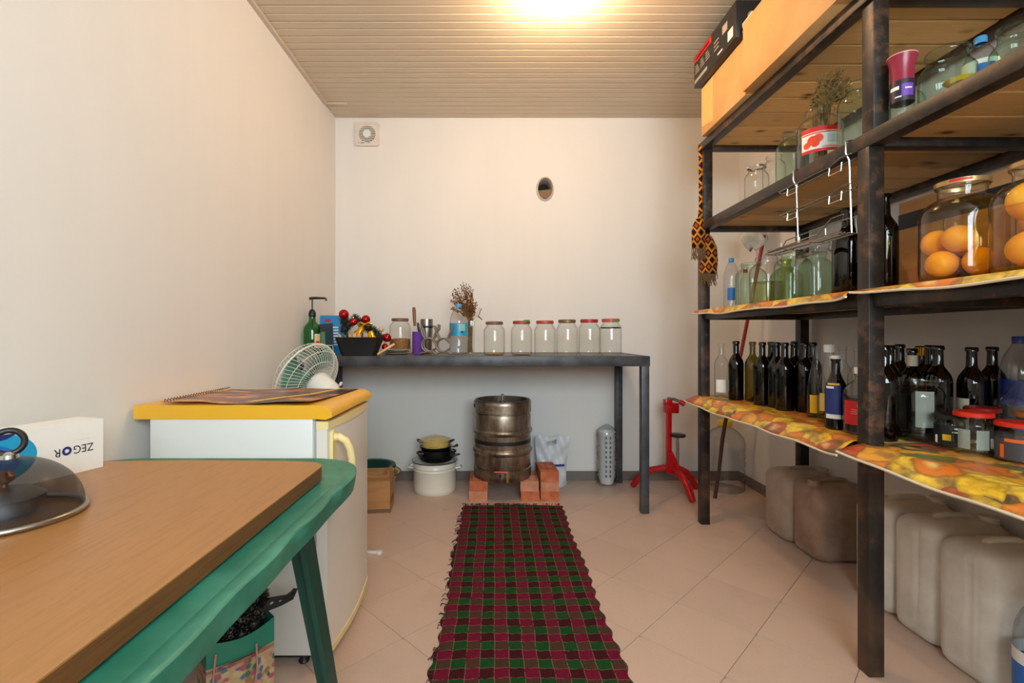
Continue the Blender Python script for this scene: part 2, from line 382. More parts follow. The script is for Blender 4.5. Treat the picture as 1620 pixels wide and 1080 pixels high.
def text2d(s, size):
    cu = bpy.data.curves.new('t', 'FONT'); cu.body = s; cu.size = size; cu.align_x = 'CENTER'; cu.align_y = 'CENTER'
    o = bpy.data.objects.new('t', cu); COL.objects.link(o); dg = bpy.context.evaluated_depsgraph_get()
    me = bpy.data.meshes.new_from_object(o.evaluated_get(dg)); bpy.data.objects.remove(o); bpy.data.curves.remove(cu)
    return [v.co.copy() for v in me.vertices], [tuple(p.vertices) for p in me.polygons]
def text_on(s, size, mat, parent, fn, name='lettering', grow=1.0):
    vs, fs = text2d(s, size); b = B(); b.add([fn(v.x * grow, v.y) for v in vs], fs); return b.obj(name, mat, parent, smooth=False)
def text_cyl(s, size, mat, parent, r, z, ang, name='lettering'):
    return text_on(s, size, mat, parent, lambda u, v: (r * math.cos(ang + u / r), r * math.sin(ang + u / r), z + v), name)
def rrect(x0, x1, y0, y1, r, n=6):
    out = []
    for cx, cy, a0 in ((x1 - r, y0 + r, -PI / 2), (x1 - r, y1 - r, 0), (x0 + r, y1 - r, PI / 2), (x0 + r, y0 + r, PI)):
        for k in range(n + 1): a = a0 + PI / 2 * k / n; out.append((cx + r * math.cos(a), cy + r * math.sin(a)))
    return out

# ------------------------------------------------------------------ the room
g = B().box(XL, XR, YF, YB, -.10, -.003).obj('floor', GROUT, smooth=False); struct(g)
def clip(poly, x0, x1, y0, y1):
    for ax, lim, sg in ((0, x0, 1), (0, x1, -1), (1, y0, 1), (1, y1, -1)):
        out = []
        for i, p in enumerate(poly):
            q = poly[(i + 1) % len(poly)]; a, b = sg * (p[ax] - lim), sg * (q[ax] - lim)
            if a >= 0: out.append(p)
            if (a >= 0) != (b >= 0): t = a / (a - b); out.append((p[0] + (q[0] - p[0]) * t, p[1] + (q[1] - p[1]) * t))
        poly = out
        if len(poly) < 3: return []
    return poly
U0, UP, S0, SP, G2 = -.802, .4175, 2.265, .4315, .003    # 45 degree tile grid: u = x - y, s = x + y
full = None
for iu in range(-14, 16):
    for js in range(-14, 12):
        u0, u1 = U0 + iu * UP + G2 / 2, U0 + (iu + 1) * UP - G2 / 2; s0, s1 = S0 + js * SP + G2 / 2, S0 + (js + 1) * SP - G2 / 2
        sq = [((s + u) / 2, (s - u) / 2) for u, s in ((u0, s0), (u1, s0), (u1, s1), (u0, s1))]
        po = clip(sq, XL, XR, YF, YB)
        if len(po) < 3: continue
        cx, cy = (s0 + s1 + u0 + u1) / 4, (s0 + s1 - u0 - u1) / 4
        ar = abs(sum(po[i][0] * po[(i + 1) % len(po)][1] - po[(i + 1) % len(po)][0] * po[i][1] for i in range(len(po)))) / 2
        if ar < .002: continue
        if ar > .98 * .25 * 2 * (u1 - u0) * (s1 - s0):
            if full is None: full = B().prism([(x - cx, y - cy) for x, y in po], -.008, 0).mesh('tile', TILE, False)
            put('tile', full, g, (cx, cy, 0))
        else:
            put('tile', B().prism([(x - cx, y - cy) for x, y in po], -.008, 0).mesh('tile', TILE, False), g, (cx, cy, 0))

struct(B().box(XL - .12, XL, YF, YB, -.1, ZC + .1).obj('wall_left', PLASTER, smooth=False))
struct(B().box(XR, XR + .12, YF, YB, -.1, ZC + .1).obj('wall_right', PLASTER, smooth=False))
# back wall with the hole for the flue pipe
hx, hz, ha, hb = PX(862, YB), PZ(299, YB), .056, .076
b = B(); x0, x1, z0, z1 = XL - .12, XR + .12, -.1, ZC + .1
angs = sorted(set([2 * PI * k / 32 for k in range(32)] + [math.atan2(z - hz, x - hx) % (2 * PI) for x in (x0, x1) for z in (z0, z1)]))
inn, outp = [], []
for a in angs:
    c, s_ = math.cos(a), math.sin(a); inn.append((hx + ha * c, hz + hb * s_))
    t = min([((x1 if c > 0 else x0) - hx) / c] if abs(c) > 1e-9 else [9e9]); t2 = ((z1 if s_ > 0 else z0) - hz) / s_ if abs(s_) > 1e-9 else 9e9
    t = min(t, t2); outp.append((hx + t * c, hz + t * s_))
n = len(angs); vs = [(x, YB, z) for x, z in inn] + [(x, YB, z) for x, z in outp] + [(x, YB + .14, z) for x, z in inn] + [(x, YB + .14, z) for x, z in outp]
fs = []
for i in range(n):
    j = (i + 1) % n; fs += [(i, n + i, n + j, j), (2 * n + i, 2 * n + j, 3 * n + j, 3 * n + i), (i, j, 2 * n + j, 2 * n + i), (n + i, 3 * n + i, 3 * n + j, n + j)]
b.add(vs, fs); wb = struct(b.obj('wall_back', PLASTER, smooth=False))
# front wall behind the viewer, with the window that lets the daylight in
DX0, DX1, DZ0, DZ = -.35, 1.45, 1.20, 2.50
b = B().box(XL - .12, DX0, YF - .12, YF, -.1, ZC + .1).box(DX1, XR + .12, YF - .12, YF, -.1, ZC + .1).box(DX0, DX1, YF - .12, YF, DZ, ZC + .1).box(DX0, DX1, YF - .12, YF, -.1, DZ0)
struct(b.obj('wall_front', PLASTER, smooth=False))
b = B().box(DX0, DX0 + .05, YF - .08, YF - .03, DZ0, DZ).box(DX1 - .05, DX1, YF - .08, YF - .03, DZ0, DZ).box(DX0 + .05, DX1 - .05, YF - .08, YF - .03, DZ0, DZ0 + .05).box(DX0 + .05, DX1 - .05, YF - .08, YF - .03, DZ - .05, DZ)
wn = struct(b.obj('window_1', WHITE, smooth=False)); xm = (DX0 + DX1) / 2
B().box(xm - .03, xm + .03, YF - .08, YF - .03, DZ0 + .05, DZ - .05).obj('mullion', WHITE, wn, smooth=False)
for xa, xb_ in ((DX0 + .05, xm - .03), (xm + .03, DX1 - .05)): B().box(xa, xb_, YF - .057, YF - .053, DZ0 + .05, DZ - .05).obj('pane', CLEAR, wn, smooth=False)
B().box(DX0 - .04, DX1 + .04, YF - .03, YF + .10, DZ0 - .03, DZ0, .004).obj('window_sill', WHITE, wn)

# ceiling and its ribbed plastic panels
c = struct(B().box(XL - .12, XR + .12, YF, YB, ZC + .012, ZC + .1).obj('ceiling', CEIL, smooth=False))
P = .0615
def panel():
    prof = []
    for k in range(2):
        o = k * P; prof += [(o + .000, .010), (o + .004, .0085), (o + .0075, 0), (o + P - .004, 0), (o + P - .0005, .004)]
    vs, fs = [], []; L = XR - XL - .002
    for x in (0, L): vs += [(x, -y, z) for y, z in prof]
    k = len(prof)
    for i in range(k - 1): fs.append((i, i + 1, k + i + 1, k + i))
    return B().add(vs, fs).mesh('panel', CEIL, True, 20)
pm = panel(); y = YB
while y > YF + 2 * P: put('panel', pm, c, (XL + .001, y, ZC)); y -= 2 * P
struct(B().prism([(YF, 0), (3.37, 0), (3.37, .022), (YF, .022)], 0, .018, Matrix(((0, 1, 0, XL), (1, 0, 0, 0), (0, 0, -1, ZC), (0, 0, 0, 1)))).obj('trim_2', plain('trim_plastic', lin(206, 190, 176), .45), smooth=False))
struct(B().box(XL + .002, XL + .16, 3.372, 3.392, ZC - .012, ZC, .003).obj('trim_3', CEIL))
# tiled skirting
for nm, a0, a1, ax in (('baseboard_back', XL, XR, 0), ('baseboard_right', YF, YB - .01, 1), ('baseboard_left', YF, YB - .01, 2)):
    if ax == 0: r_ = B().box(a0, a1, YB - .005, YB, 0, .068)
    elif ax == 1: r_ = B().box(XR - .005, XR, a0, a1, 0, .068)
    else: r_ = B().box(XL, XL + .005, a0, a1, 0, .068)
    r_ = struct(r_.obj(nm, GROUT, smooth=False)); q = a1
    while q > a0 + .02:
        p = max(a0, q - .3)
        bb = {0: (p + .001, q - .001, YB - .011, YB - .004), 1: (XR - .011, XR - .004, p + .001, q - .001), 2: (XL + .004, XL + .011, p + .001, q - .001)}[ax]
        B().box(*bb, 0, .070).obj('tile', BASET, r_, smooth=False); q -= .302

# extractor fan on the wall
vx, vz = PX(581.5, YB), PZ(213.5, YB)
t = thing('extractor_fan', 'square white extractor fan with round louvred grille high on the back wall', 'extractor fan', (vx, YB, vz))
VP = plain('vent_plastic', lin(226, 214, 204), .4); RY = Matrix.Rotation(PI / 2, 4, 'X')
def dens(o, st):
    r = []
    for i_, p in enumerate(o):
        q = o[(i_ + 1) % len(o)]; n_ = max(1, int(math.dist(p, q) / st)); r += [(p[0] + (q[0] - p[0]) * k / n_, p[1] + (q[1] - p[1]) * k / n_) for k in range(n_)]
    return r
oo = dens(rrect(-.088, .088, -.088, .088, .016), .008); n = len(oo); ii = [(.062 * x / math.hypot(x, z_), .062 * z_ / math.hypot(x, z_)) for x, z_ in oo]
vs = [(x, .0005, z_) for x, z_ in oo] + [(x, -.022, z_) for x, z_ in oo] + [(x + .002, -.022, z_) for x, z_ in ii] + [(x + .002, -.0005, z_) for x, z_ in ii]
B().add(vs, [(i_ * n + k, i_ * n + (k + 1) % n, (i_ + 1) * n + (k + 1) % n, (i_ + 1) * n + k) for i_ in range(3) for k in range(n)]).obj('housing', VP, t)
B().lathe([(.001, 0), (.062, 0)], 32, M=Matrix.Translation((.002, -.0006, 0)) @ RY).obj('fan_backplate', plain('grey_fan_plastic', lin(92, 82, 74), .6), t)
for k in range(10):
    z = -.054 + .012 * k; w = math.sqrt(max(.0001, .061 ** 2 - z * z)); B().box(.002 - w, .002 + w, -.028, -.0226, z - .0028, z + .0028).obj('slat', WHITE, t, smooth=False)
B().lathe([(.001, .006), (.028, .006), (.030, 0)], 24, M=Matrix.Translation((.002, -.0275, 0)) @ RY).obj('hub', WHITE, t)
for q in ((-.062, -.056, -.0226, -.0218, -.070, -.064), (-.046, -.02, -.0226, -.0218, -.070, -.065), (.012, .02, -.0226, -.0218, -.067, -.064)): B().box(*q).obj('printed_mark', INK, t, smooth=False)
# flue pipe stub
t = thing('flue_pipe', 'short round plastered flue pipe stub sticking out of the back wall', 'pipe', (hx, YB, hz))
b = B(); n = 32; vs, fs = [], []
for (e, dy) in ((1.22, .0), (1.15, -.022), (1.0, -.034), (.94, -.02), (.94, .12)):
    for k in range(n): a = 2 * PI * k / n; vs.append((ha * e * math.cos(a), dy - (.012 * math.sin(a) if dy < 0 else 0), hb * e * math.sin(a) - (.004 if dy < 0 else 0)))
for i in range(4):
    for k in range(n): fs.append((i * n + k, i * n + (k + 1) % n, (i + 1) * n + (k + 1) % n, (i + 1) * n + k))
b.add(vs, fs); b.obj('rim', PIPEW, t)
B().lathe([(.001, .0), (ha, .0)], 24, M=Matrix.Translation((0, .119, 0)) @ RY, ey=hb / ha).obj('inner_wall', DARKV, t)
B().add([(-.05, .0, -.012), (.05, .0, .0), (.05, .115, .0), (-.05, .115, -.012), (-.05, .0, -.068), (.05, .0, -.068)], [(0, 1, 2, 3), (0, 4, 5, 1)]).obj('rubble', plain('rubble', lin(130, 104, 78), .9), t, smooth=False)

# bulb
bx, by = PX(886, 2.24), 2.24
t = thing('light_bulb', 'glowing bare light bulb in a small ceiling socket', 'light bulb', (bx, by, ZC))
B().lathe([(.001, -.002), (.045, -.002), (.042, -.012), (.02, -.02), (.018, -.062), (.001, -.062)], 24).obj('socket', WHITE, t)
bulb_m = emit('lamp_glow', (1.0, .67, .38, 1), BULB)
B().lathe([(.013, -.060), (.014, -.072), (.024, -.088), (.030, -.106), (.030, -.122), (.022, -.140), (.010, -.148), (.001, -.150)], 24).obj('glass_globe', bulb_m, t)

# ------------------------------------------------------------------ rug
rx0, rx1, ry0, ry1 = -.200, .425, .75, 3.075
t = thing('runner_rug', 'long handwoven runner rug in crimson and green checks on the floor', 'rug', (0, 0, 0))
b = B(); nx, ny = 40, 150; vs, fs = [], []
for top in (1, 0):
    for j in range(ny + 1):
        y = ry0 + (ry1 - ry0) * j / ny; e = .006 * math.sin(y * 68) + .006 * math.sin(y * 7.3) + .004 * math.sin(y * 23)
        for i in range(nx + 1):
            u = i / nx; x = rx0 + (rx1 - rx0) * u; x += (e if u < .02 else 0) + (.006 * math.sin(y * 68 + 1) + .005 * math.sin(y * 9) if u > .98 else 0)
            yy = y + (.010 * math.sin(x * 11) * (j / ny > .985))
            z = (.0075 + .0022 * math.sin(x * 131) * math.sin(y * 136) + .0025 * math.sin(x * 9 + y * 5)) if top else .0005
            if top and (i in (0, nx) or j in (0, ny)): z = .004
            vs.append((x, yy, z))
m = (nx + 1) * (ny + 1)
for j in range(ny):
    for i in range(nx):
        a = j * (nx + 1) + i; fs.append((a, a + 1, a + nx + 2, a + nx + 1)); fs.append((m + a, m + a + nx + 1, m + a + nx + 2, m + a + 1))
for j in range(ny):
    for i in (0, nx): a = j * (nx + 1) + i; fs.append((a, a + nx + 1, m + a + nx + 1, m + a))
for i in range(nx):
    for j in (0, ny): a = j * (nx + 1) + i; fs.append((a, a + 1, m + a + 1, m + a))
b.add(vs, fs); b.obj('weave', RUG, t, ang=70)
b = B()
for k in range(70):
    x = rx0 + (rx1 - rx0) * random.random(); l = random.uniform(.008, .03); b.tube([(x, ry1 - .01, .006), (x + random.uniform(-.01, .01), ry1 + l * .6, .010), (x + random.uniform(-.015, .015), ry1 + l, .004)], .0016, 5)
for k in range(60):
    y = random.uniform(1.2, 2.9); b.tube([(rx0 + .01, y, .006), (rx0 - .008, y + .004, .008), (rx0 - random.uniform(.008, .022), y + random.uniform(-.015, .01), .003)], .0016, 5)
o = b.obj('fringe', plain('fringe_thread', lin(70, 26, 40), .95), t); o['kind'] = 'stuff'

# ------------------------------------------------------------------ refrigerator
fx0, fx1, fy0, fy1 = -1.125, -.592, 1.577, 2.075
t = thing('refrigerator', 'small white refrigerator with a yellowed lid standing against the left wall', 'refrigerator', (0, 0, 0))
B().box(fx0, fx1, fy0, fy1, .035, .81, .006).obj('body', FRIDGE, t)
B().box(fx1, fx1 + .012, fy0 + .012, fy1 - .012, .05, .80).obj('door_seal', plain('grey_rubber', lin(168, 168, 166), .6), t, smooth=False)
def bowed(x0, x1, bow, z0, z1, ya, yb):
    out = [(x0, ya), (x1, ya)]; n = 12
    out = [(x0, yb), (x0, ya)] + [(x1 + bow * math.sin(PI * k / n), ya + (yb - ya) * k / n) for k in range(n + 1)]
    return B().prism(out, z0, z1)
d = bowed(fx1 + .012, -.545, .018, .05, .775, fy0, fy1).obj('door', DOORP, t, ang=25)
bowed(fx1 + .012, -.541, .018, .775, .800, fy0 - .002, fy1 + .002).obj('top_trim', CREAM, d, ang=25)
bowed(fx1 + .012, -.541, .018, .030, .052, fy0, fy1).obj('bottom_trim', CREAM, d, ang=25)
# curved pull handle near the front edge
hb_ = B(); hb_.prism(rrect(fy0 + .02, fy0 + .062, .60, .765, .012), 0, .012, Matrix(((0, 0, 1, -.545), (1, 0, 0, 0), (0, 1, 0, 0), (0, 0, 0, 1))))
hb_.obj('handle_plate', CREAM, d)
pts = [(-.535 + .002, fy0 + .04, .745)] + [(-.533 + .045 * math.sin(PI * .5 * k / 6), fy0 + .04 + .002 * k, .745 - .012 + .012 * math.cos(PI * k / 6) - .022 * k) for k in range(1, 7)]
B().tube([(-.545, fy0 + .045, .738), (-.520, fy0 + .045, .742), (-.500, fy0 + .05, .728), (-.487, fy0 + .055, .700), (-.482, fy0 + .06, .660), (-.482, fy0 + .06, .61), (-.490, fy0 + .06, .58), (-.53, fy0 + .055, .575)], .013, 10).obj('pull_handle', CREAM, d)
B().lathe([(.001, .012), (.012, .012), (.013, 0)], 16, M=Matrix.Translation((-.533, fy0 + .04, .742)) @ Matrix.Rotation(PI / 2, 4, 'Y')).obj('handle_screw', CREAM, d)
# lid: slab with a rounded nose towards the door
nose = [(fx0 - .05, .808), (-.575, .808), (-.548, .806), (-.528, .815), (-.530, .832), (-.545, .846), (-.57, .853), (-.60, .853), (fx0 - .05, .853)]
B().prism(nose, 0, fy1 - fy0 + .004, Matrix(((1, 0, 0, 0), (0, 0, 1, fy0 - .002), (0, 1, 0, 0), (0, 0, 0, 1)))).obj('lid', YELLOW, t, ang=50)
B().box(fx0 + .02, fx1 - .02, fy0 + .03, fy1 - .03, .012, .035).obj('base_plate', BLACK, t, smooth=False)
for (x, y) in ((fx0 + .05, fy0 + .05), (fx1 - .04, fy0 + .03), (fx1 - .04, fy1 - .03), (fx0 + .05, fy1 - .05)):
    B().lathe([(.016, 0), (.018, .004), (.012, .014), (.012, .03)], 14, c=(x, y, 0), cap0=True).obj('foot', BLACK, t)
# calendar sheet lying on it
b = B(); nx, ny = 24, 14; A_ = [(-1.11, 1.60), (-.605, 1.585), (-.575, 2.05), (-1.09, 2.02)]; vs, fs = [], []
for sgn in (1, 0):
    for j in range(ny + 1):
        for i in range(nx + 1):
            u, v = i / nx, j / ny; x = (A_[0][0] * (1 - u) + A_[1][0] * u) * (1 - v) + (A_[3][0] * (1 - u) + A_[2][0] * u) * v; y = (A_[0][1] * (1 - u) + A_[1][1] * u) * (1 - v) + (A_[3][1] * (1 - u) + A_[2][1] * u) * v
            z = .8545 + .004 * (1 + math.sin(u * 9 + v * 3)) * (1 - .5 * v) + .006 * max(0, u - .8) * 3 * (1 - v)
            vs.append((x + .008 * math.sin(v * 17) * (u < .01), y + .005 * math.sin(u * 26) * (j == 0), z + (.0012 if sgn else 0)))
m = (nx + 1) * (ny + 1)
for j in range(ny):
    for i in range(nx):
        a = j * (nx + 1) + i; fs += [(a, a + 1, a + nx + 2, a + nx + 1), (m + a, m + a + nx + 1, m + a + nx + 2, m + a + 1)]
b.add(vs, fs)
t = thing('wall_calendar', 'dark glossy wall calendar with an orange print lying on the refrigerator', 'calendar')
b.obj('sheet', CALP, t, ang=80)
b = B()
for k in range(26): b.tube([(-1.095 + .002 * math.sin(k), 1.62 + k * .0155, .862), (-1.103, 1.62 + k * .0155, .868), (-1.108, 1.625 + k * .0155, .860)], .0012, 5)
b.obj('spiral_binding', INK, t)
B().add([(-.80, 1.60, .8622), (-.66, 1.78, .8665), (-.62, 2.0, .8645), (-.635, 2.0, .8645), (-.68, 1.79, .8665), (-.83, 1.602, .8622)], [(0, 1, 4, 5), (1, 2, 3, 4)]).obj('printed_band', YELI, t, smooth=False)

# ------------------------------------------------------------------ green plastic table and the wooden board on it
TZ = .728
t = thing('plastic_table', 'green plastic garden table with splayed legs under a wooden board', 'table', (0, 0, 0))
out = rrect(-1.165, -.352, -.02, 1.400, .17, 9); out = [(x + .004 * math.sin(y * 24) * (x > -.45), y) for x, y in out]
def densify(o, st=.03):
    r = []
    for i, p in enumerate(o):
        q = o[(i + 1) % len(o)]; n = max(1, int(math.dist(p, q) / st))
        for k in range(n): r.append((p[0] + (q[0] - p[0]) * k / n, p[1] + (q[1] - p[1]) * k / n))
    return r
out = densify(out); cxm, cym = -.76, .69
def ring(d, wav=0): return [(x + (cxm - x) * d / .4 + wav * math.sin(i * .9) * (1 if x > cxm else -1), y + (cym - y) * d / .7) for i, (x, y) in enumerate(out)]
b = B(); rings = [(ring(.03), TZ - .006), (ring(.010, .0012), TZ), (ring(.004, .0022), TZ - .0012), (ring(0, .0026), TZ - .005), (ring(.003, .002), TZ - .030), (ring(.007, .001), TZ - .048), (ring(.012), TZ - .048), (ring(.016), TZ - .022)]
n = len(out); vs, fs = [], []
for r_, z in rings: vs += [(x, y, z) for x, y in r_]
for i in range(len(rings) - 1):
    for k in range(n): fs.append((i * n + k, i * n + (k + 1) % n, (i + 1) * n + (k + 1) % n, (i + 1) * n + k))
fs += [tuple(range(n)), tuple(reversed(range((len(rings) - 1) * n, len(rings) * n)))]
b.add(vs, fs); b.obj('top', GREENP, t, ang=50)
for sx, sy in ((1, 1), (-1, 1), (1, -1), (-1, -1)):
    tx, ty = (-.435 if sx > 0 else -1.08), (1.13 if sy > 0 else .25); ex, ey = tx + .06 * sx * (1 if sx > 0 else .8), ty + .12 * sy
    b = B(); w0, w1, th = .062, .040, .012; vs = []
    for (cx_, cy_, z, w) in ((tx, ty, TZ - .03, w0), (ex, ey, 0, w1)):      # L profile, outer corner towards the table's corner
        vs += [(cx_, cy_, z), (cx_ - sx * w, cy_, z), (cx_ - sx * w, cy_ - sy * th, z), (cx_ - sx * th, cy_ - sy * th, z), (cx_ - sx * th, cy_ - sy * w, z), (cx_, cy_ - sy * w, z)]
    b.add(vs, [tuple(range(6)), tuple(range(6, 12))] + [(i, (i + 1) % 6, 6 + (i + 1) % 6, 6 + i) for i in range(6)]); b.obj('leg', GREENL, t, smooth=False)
t = thing('wooden_board', 'brown veneered table board with rounded corners lying on the green table', 'board', (0, 0, 0))
o1 = [(x, y - .05 * ((x + .75) / .34) ** 2 * (y > 1.0) * .45) for x, y in densify(rrect(-1.12, -.423, .06, 1.243, .045, 6))]
B().prism(o1, TZ + .0302, TZ + .0325).obj('veneer', BOARDW, t, smooth=False)
B().prism(o1, TZ, TZ + .0302).obj('edge_band', BOARDE, t, smooth=False)
BZ = TZ + .0325

# ------------------------------------------------------------------ printed carton upside down on the board
p0, p1 = Vector((-.957, 1.183, 0)), Vector((-1.011, .989, 0)); dv = (p1 - p0).normalized(); nv = Vector((-dv.y, dv.x, 0))
if nv.x < 0: nv = -nv
t = thing('carton', 'white carton with blue swirls and upside down lettering on the wooden board', 'box', (p0.x, p0.y, BZ))
def fw(u, v, off=.0006): q = dv * u + nv * off; return (q.x, q.y, v)
b = B(); L, D, hh = .42, .085, .118
vs = [fw(u, v, o) for o in (0, -D) for u, v in ((0, 0), (L, 0), (L, hh), (0, hh))]
b.add(vs, [(0, 1, 2, 3), (7, 6, 5, 4), (0, 4, 5, 1), (1, 5, 6, 2), (2, 6, 7, 3), (3, 7, 4, 0)]); b.obj('cardboard_shell', PAPER, t, smooth=False)
def ell(cu, cv, a, bb, off, n=28, lim=None):
    vs = [(max(0.001, cu + a * math.cos(2 * PI * k / n)), min(hh - .001, max(.001, cv + bb * math.sin(2 * PI * k / n)))) for k in range(n)]
    return B().add([fw(u, v, off) for u, v in vs], [tuple(range(n))])
ell(.205, .066, .068, .050, .0005).obj('print', BLUEL, t, smooth=False)
ell(.225, .056, .055, .042, .0008).obj('print', BLUEM, t, smooth=False)
ell(.260, .060, .030, .050, .0011).obj('print', BLUEL, t, smooth=False)
B().add([fw(u, v, .0009) for u, v in ((.17, .116), (.32, .116), (.32, .100), (.24, .098), (.19, .106))], [(0, 1, 2, 3, 4)]).obj('print', BLUED, t, smooth=False)
# right way round the word would read along the face; the carton stands on its head
def inv(u, v): return fw(.061 + u, .056 - v, .0008)
text_on('ZEG', .026, INK, t, lambda u, v: inv(u - .0165, v), 'lettering', .92); text_on('R', .026, INK, t, lambda u, v: inv(u + .0375, v), 'lettering', .92)
b = B(); nn = 24
for k in range(nn):
    a, c_ = 2 * PI * k / nn, 2 * PI * (k + 1) / nn
    b.add([inv(.0185 + r_ * math.cos(q), .000 + r_ * math.sin(q)) for r_, q in ((.0045, a), (.0100, a), (.0100, c_), (.0045, c_))], [(0, 1, 2, 3)])
b.obj('emblem', BLUED, t, smooth=False)
text_on('- - - - - -', .007, BLUEM, t, lambda u, v: fw(.045 + u, .076 - v, .0008), 'small_print')

# ------------------------------------------------------------------ mesh food cover
cx, cy, r = -.852, .848, .104
t = thing('mesh_food_cover', 'dark wire mesh dome food cover with a ring handle on the board', 'food cover', (cx, cy, BZ))
B().lathe([(r, .008)] + [(r * math.cos(a), .008 + .098 * math.sin(a)) for a in [PI / 2 * k / 14 for k in range(1, 14)]] + [(.012, .106)], 48, cap1=True).obj('mesh_dome', DOMEM, t)
B().tube([((r + .001) * math.cos(2 * PI * k / 48), (r + .001) * math.sin(2 * PI * k / 48), .006) for k in range(48)], .0055, 10, True).obj('rim', STEEL, t)
B().lathe([(.001, .104), (.014, .104), (.013, .112), (.006, .116), (.001, .117)], 20).obj('knob_base', CHROME, t)
rr = .0205
B().tube([(rr * math.cos(2 * PI * k / 28) * .75, rr * math.cos(2 * PI * k / 28) * .66, .133 + rr * math.sin(2 * PI * k / 28)) for k in range(28)], .0052, 10, True).obj('ring_handle', BLACK, t)
t = thing('sugar_bowl', 'small bowl with a copper knobbed lid under the mesh food cover', 'bowl', (cx - .012, cy + .005, BZ))
B().lathe([(.03, 0), (.045, .01), (.055, .028), (.056, .034)], 28, cap0=True).obj('bowl_body', STEEL, t)
B().lathe([(.056, .035), (.04, .046), (.012, .052), (.001, .053)], 28).obj('bowl_lid', STEEL, t)
B().lathe([(.006, .052), (.005, .058), (.013, .064), (.015, .072), (.008, .080), (.001, .081)], 18).obj('lid_knob', plain('copper', lin(176, 112, 72), .25, .9), t)

# ------------------------------------------------------------------ steel work table along the back wall
wx0, wx1, wy0, wy1, wz = -1.18, .945, 2.93, 3.598, .957
t = thing('work_table', 'long dark grey angle steel table against the back wall', 'table', (0, 0, 0))
tb = .05
B().box(wx0, wx1, wy0, wy0 + .05, wz - .062, wz, .003).obj('front_rail', GUNM, t)
B().box(wx0, wx1, wy1 - .05, wy1, wz - .062, wz, .003).obj('back_rail', GUNM, t)
B().box(wx0, wx0 + .05, wy0 + .05, wy1 - .05, wz - .06, wz - .0005, .003).obj('side_rail', GUNM, t)
B().box(wx1 - .05, wx1, wy0 + .05, wy1 - .05, wz - .06, wz - .0005, .003).obj('side_rail', GUNM, t)
B().box(wx0 + .05, wx1 - .05, wy0 + .05, wy1 - .05, wz - .022, wz - .002).obj('table_sheet', plain('grey_sheet', lin(120, 112, 106), .5), t, smooth=False)
for x in (wx0 + .004, wx1 - .052):
    for y in (wy0 + .002, wy1 - .052): B().box(x, x + .048, y, y + .05, 0, wz - .06, .003).obj('leg', GUNM, t)

# ------------------------------------------------------------------ keg on bricks
def brick_mesh(m):
    def mk():
        L_, W_, H_ = .25, .12, .065; b = B(); xs = [-.06, -.040, -.006, .006, .040, .06]; ys = [-.125] + [q for k in range(6) for q in (-.112 + .0395 * k, -.112 + .0395 * k + .022)] + [.125]
        idx = {}; vs, fs = [], []
        def V(x, y, z):
            if (x, y, z) not in idx: idx[(x, y, z)] = len(vs); vs.append((x, y, z))
            return idx[(x, y, z)]
        for i in range(5):
            for j in range(len(ys) - 1):
                q = [(xs[i], ys[j]), (xs[i + 1], ys[j]), (xs[i + 1], ys[j + 1]), (xs[i], ys[j + 1])]
                if i in (1, 3) and j % 2 == 1:
                    fs.append(tuple(V(x, y, H_ - .03) for x, y in q))
                    for k in range(4): a, c_ = q[k], q[(k + 1) % 4]; fs.append((V(*a, H_), V(*c_, H_), V(*c_, H_ - .03), V(*a, H_ - .03)))
                else: fs.append(tuple(V(x, y, H_) for x, y in q))
        c_ = [(-.06, -.125), (.06, -.125), (.06, .125), (-.06, .125)]
        fs.append(tuple(V(x, y, 0) for x, y in reversed(c_)))
        for k in range(4): fs.append((V(*c_[k], 0), V(*c_[(k + 1) % 4], 0), V(*c_[(k + 1) % 4], H_), V(*c_[k], H_)))
        return b.add(vs, fs).mesh('brick', m, False)
    return cached(('brick', m.name), mk)
def brick(x, y, z, rz, label, m=BRICKM): return tag(put('brick', brick_mesh(m), None, (x, y, z), (0, 0, rz)), label, 'brick', 'bricks around the keg')
brick(-.105, 3.283, 0, 0, 'pale hollow brick on the floor under the keg on the side of the pots', BRICKP)
brick(-.104, 3.281, .065, .01, 'orange hollow brick carrying the keg on the side of the pots')
brick(.235, 3.278, 0, 0, 'orange hollow brick on the floor under the tap side of the keg')
brick(.232, 3.280, .065, -.015, 'pale hollow brick carrying the tap side of the keg', BRICKP)
brick(.363, 3.282, 0, 0, 'bottom brick of the stack of three beside the keg')
brick(.362, 3.280, .065, .01, 'middle brick of the stack of three beside the keg', BRICKP)
brick(.355, 3.272, .130, .05, 'top brick of the stack of three with its slots showing')
kx, ky, kz, kr = .056, 3.305, .130, .192
t = thing('beer_keg', 'dented stainless steel keg with a red handled tap standing on bricks', 'keg', (kx, ky, kz))
def hoop(z): return [(kr, z - .022), (kr + .006, z - .015), (kr + .011, z - .004), (kr + .011, z + .004), (kr + .006, z + .015), (kr, z + .022)]
B().lathe([(kr - .03, .02), (kr - .006, .068), (kr, .082)] + hoop(.185) + hoop(.315) + [(kr, .415), (kr - .008, .440), (kr - .05, .475), (.03, .485), (.001, .485)], 48).obj('barrel', KEG, t)
def chime(prof, a0, a1, z0, z1, nm, seg=96):
    vs, fs, n_ = [], [], len(prof)
    for r_, z_ in prof:
        for k in range(seg): vs.append((r_ * math.cos(2 * PI * k / seg), r_ * math.sin(2 * PI * k / seg), z_))
    for i_ in range(n_ - 1):
        zl, zh = sorted((prof[i_][1], prof[i_ + 1][1]))
        for k in range(seg):
            am = 2 * PI * (k + .5) / seg
            if a0 < am < a1 and zl > z0 - 1e-4 and zh < z1 + 1e-4: continue      # grip or drain opening
            fs.append((i_ * seg + k, i_ * seg + (k + 1) % seg, (i_ + 1) * seg + (k + 1) % seg, (i_ + 1) * seg + k))
    return B().add(vs, fs).obj(nm, KEG, t)
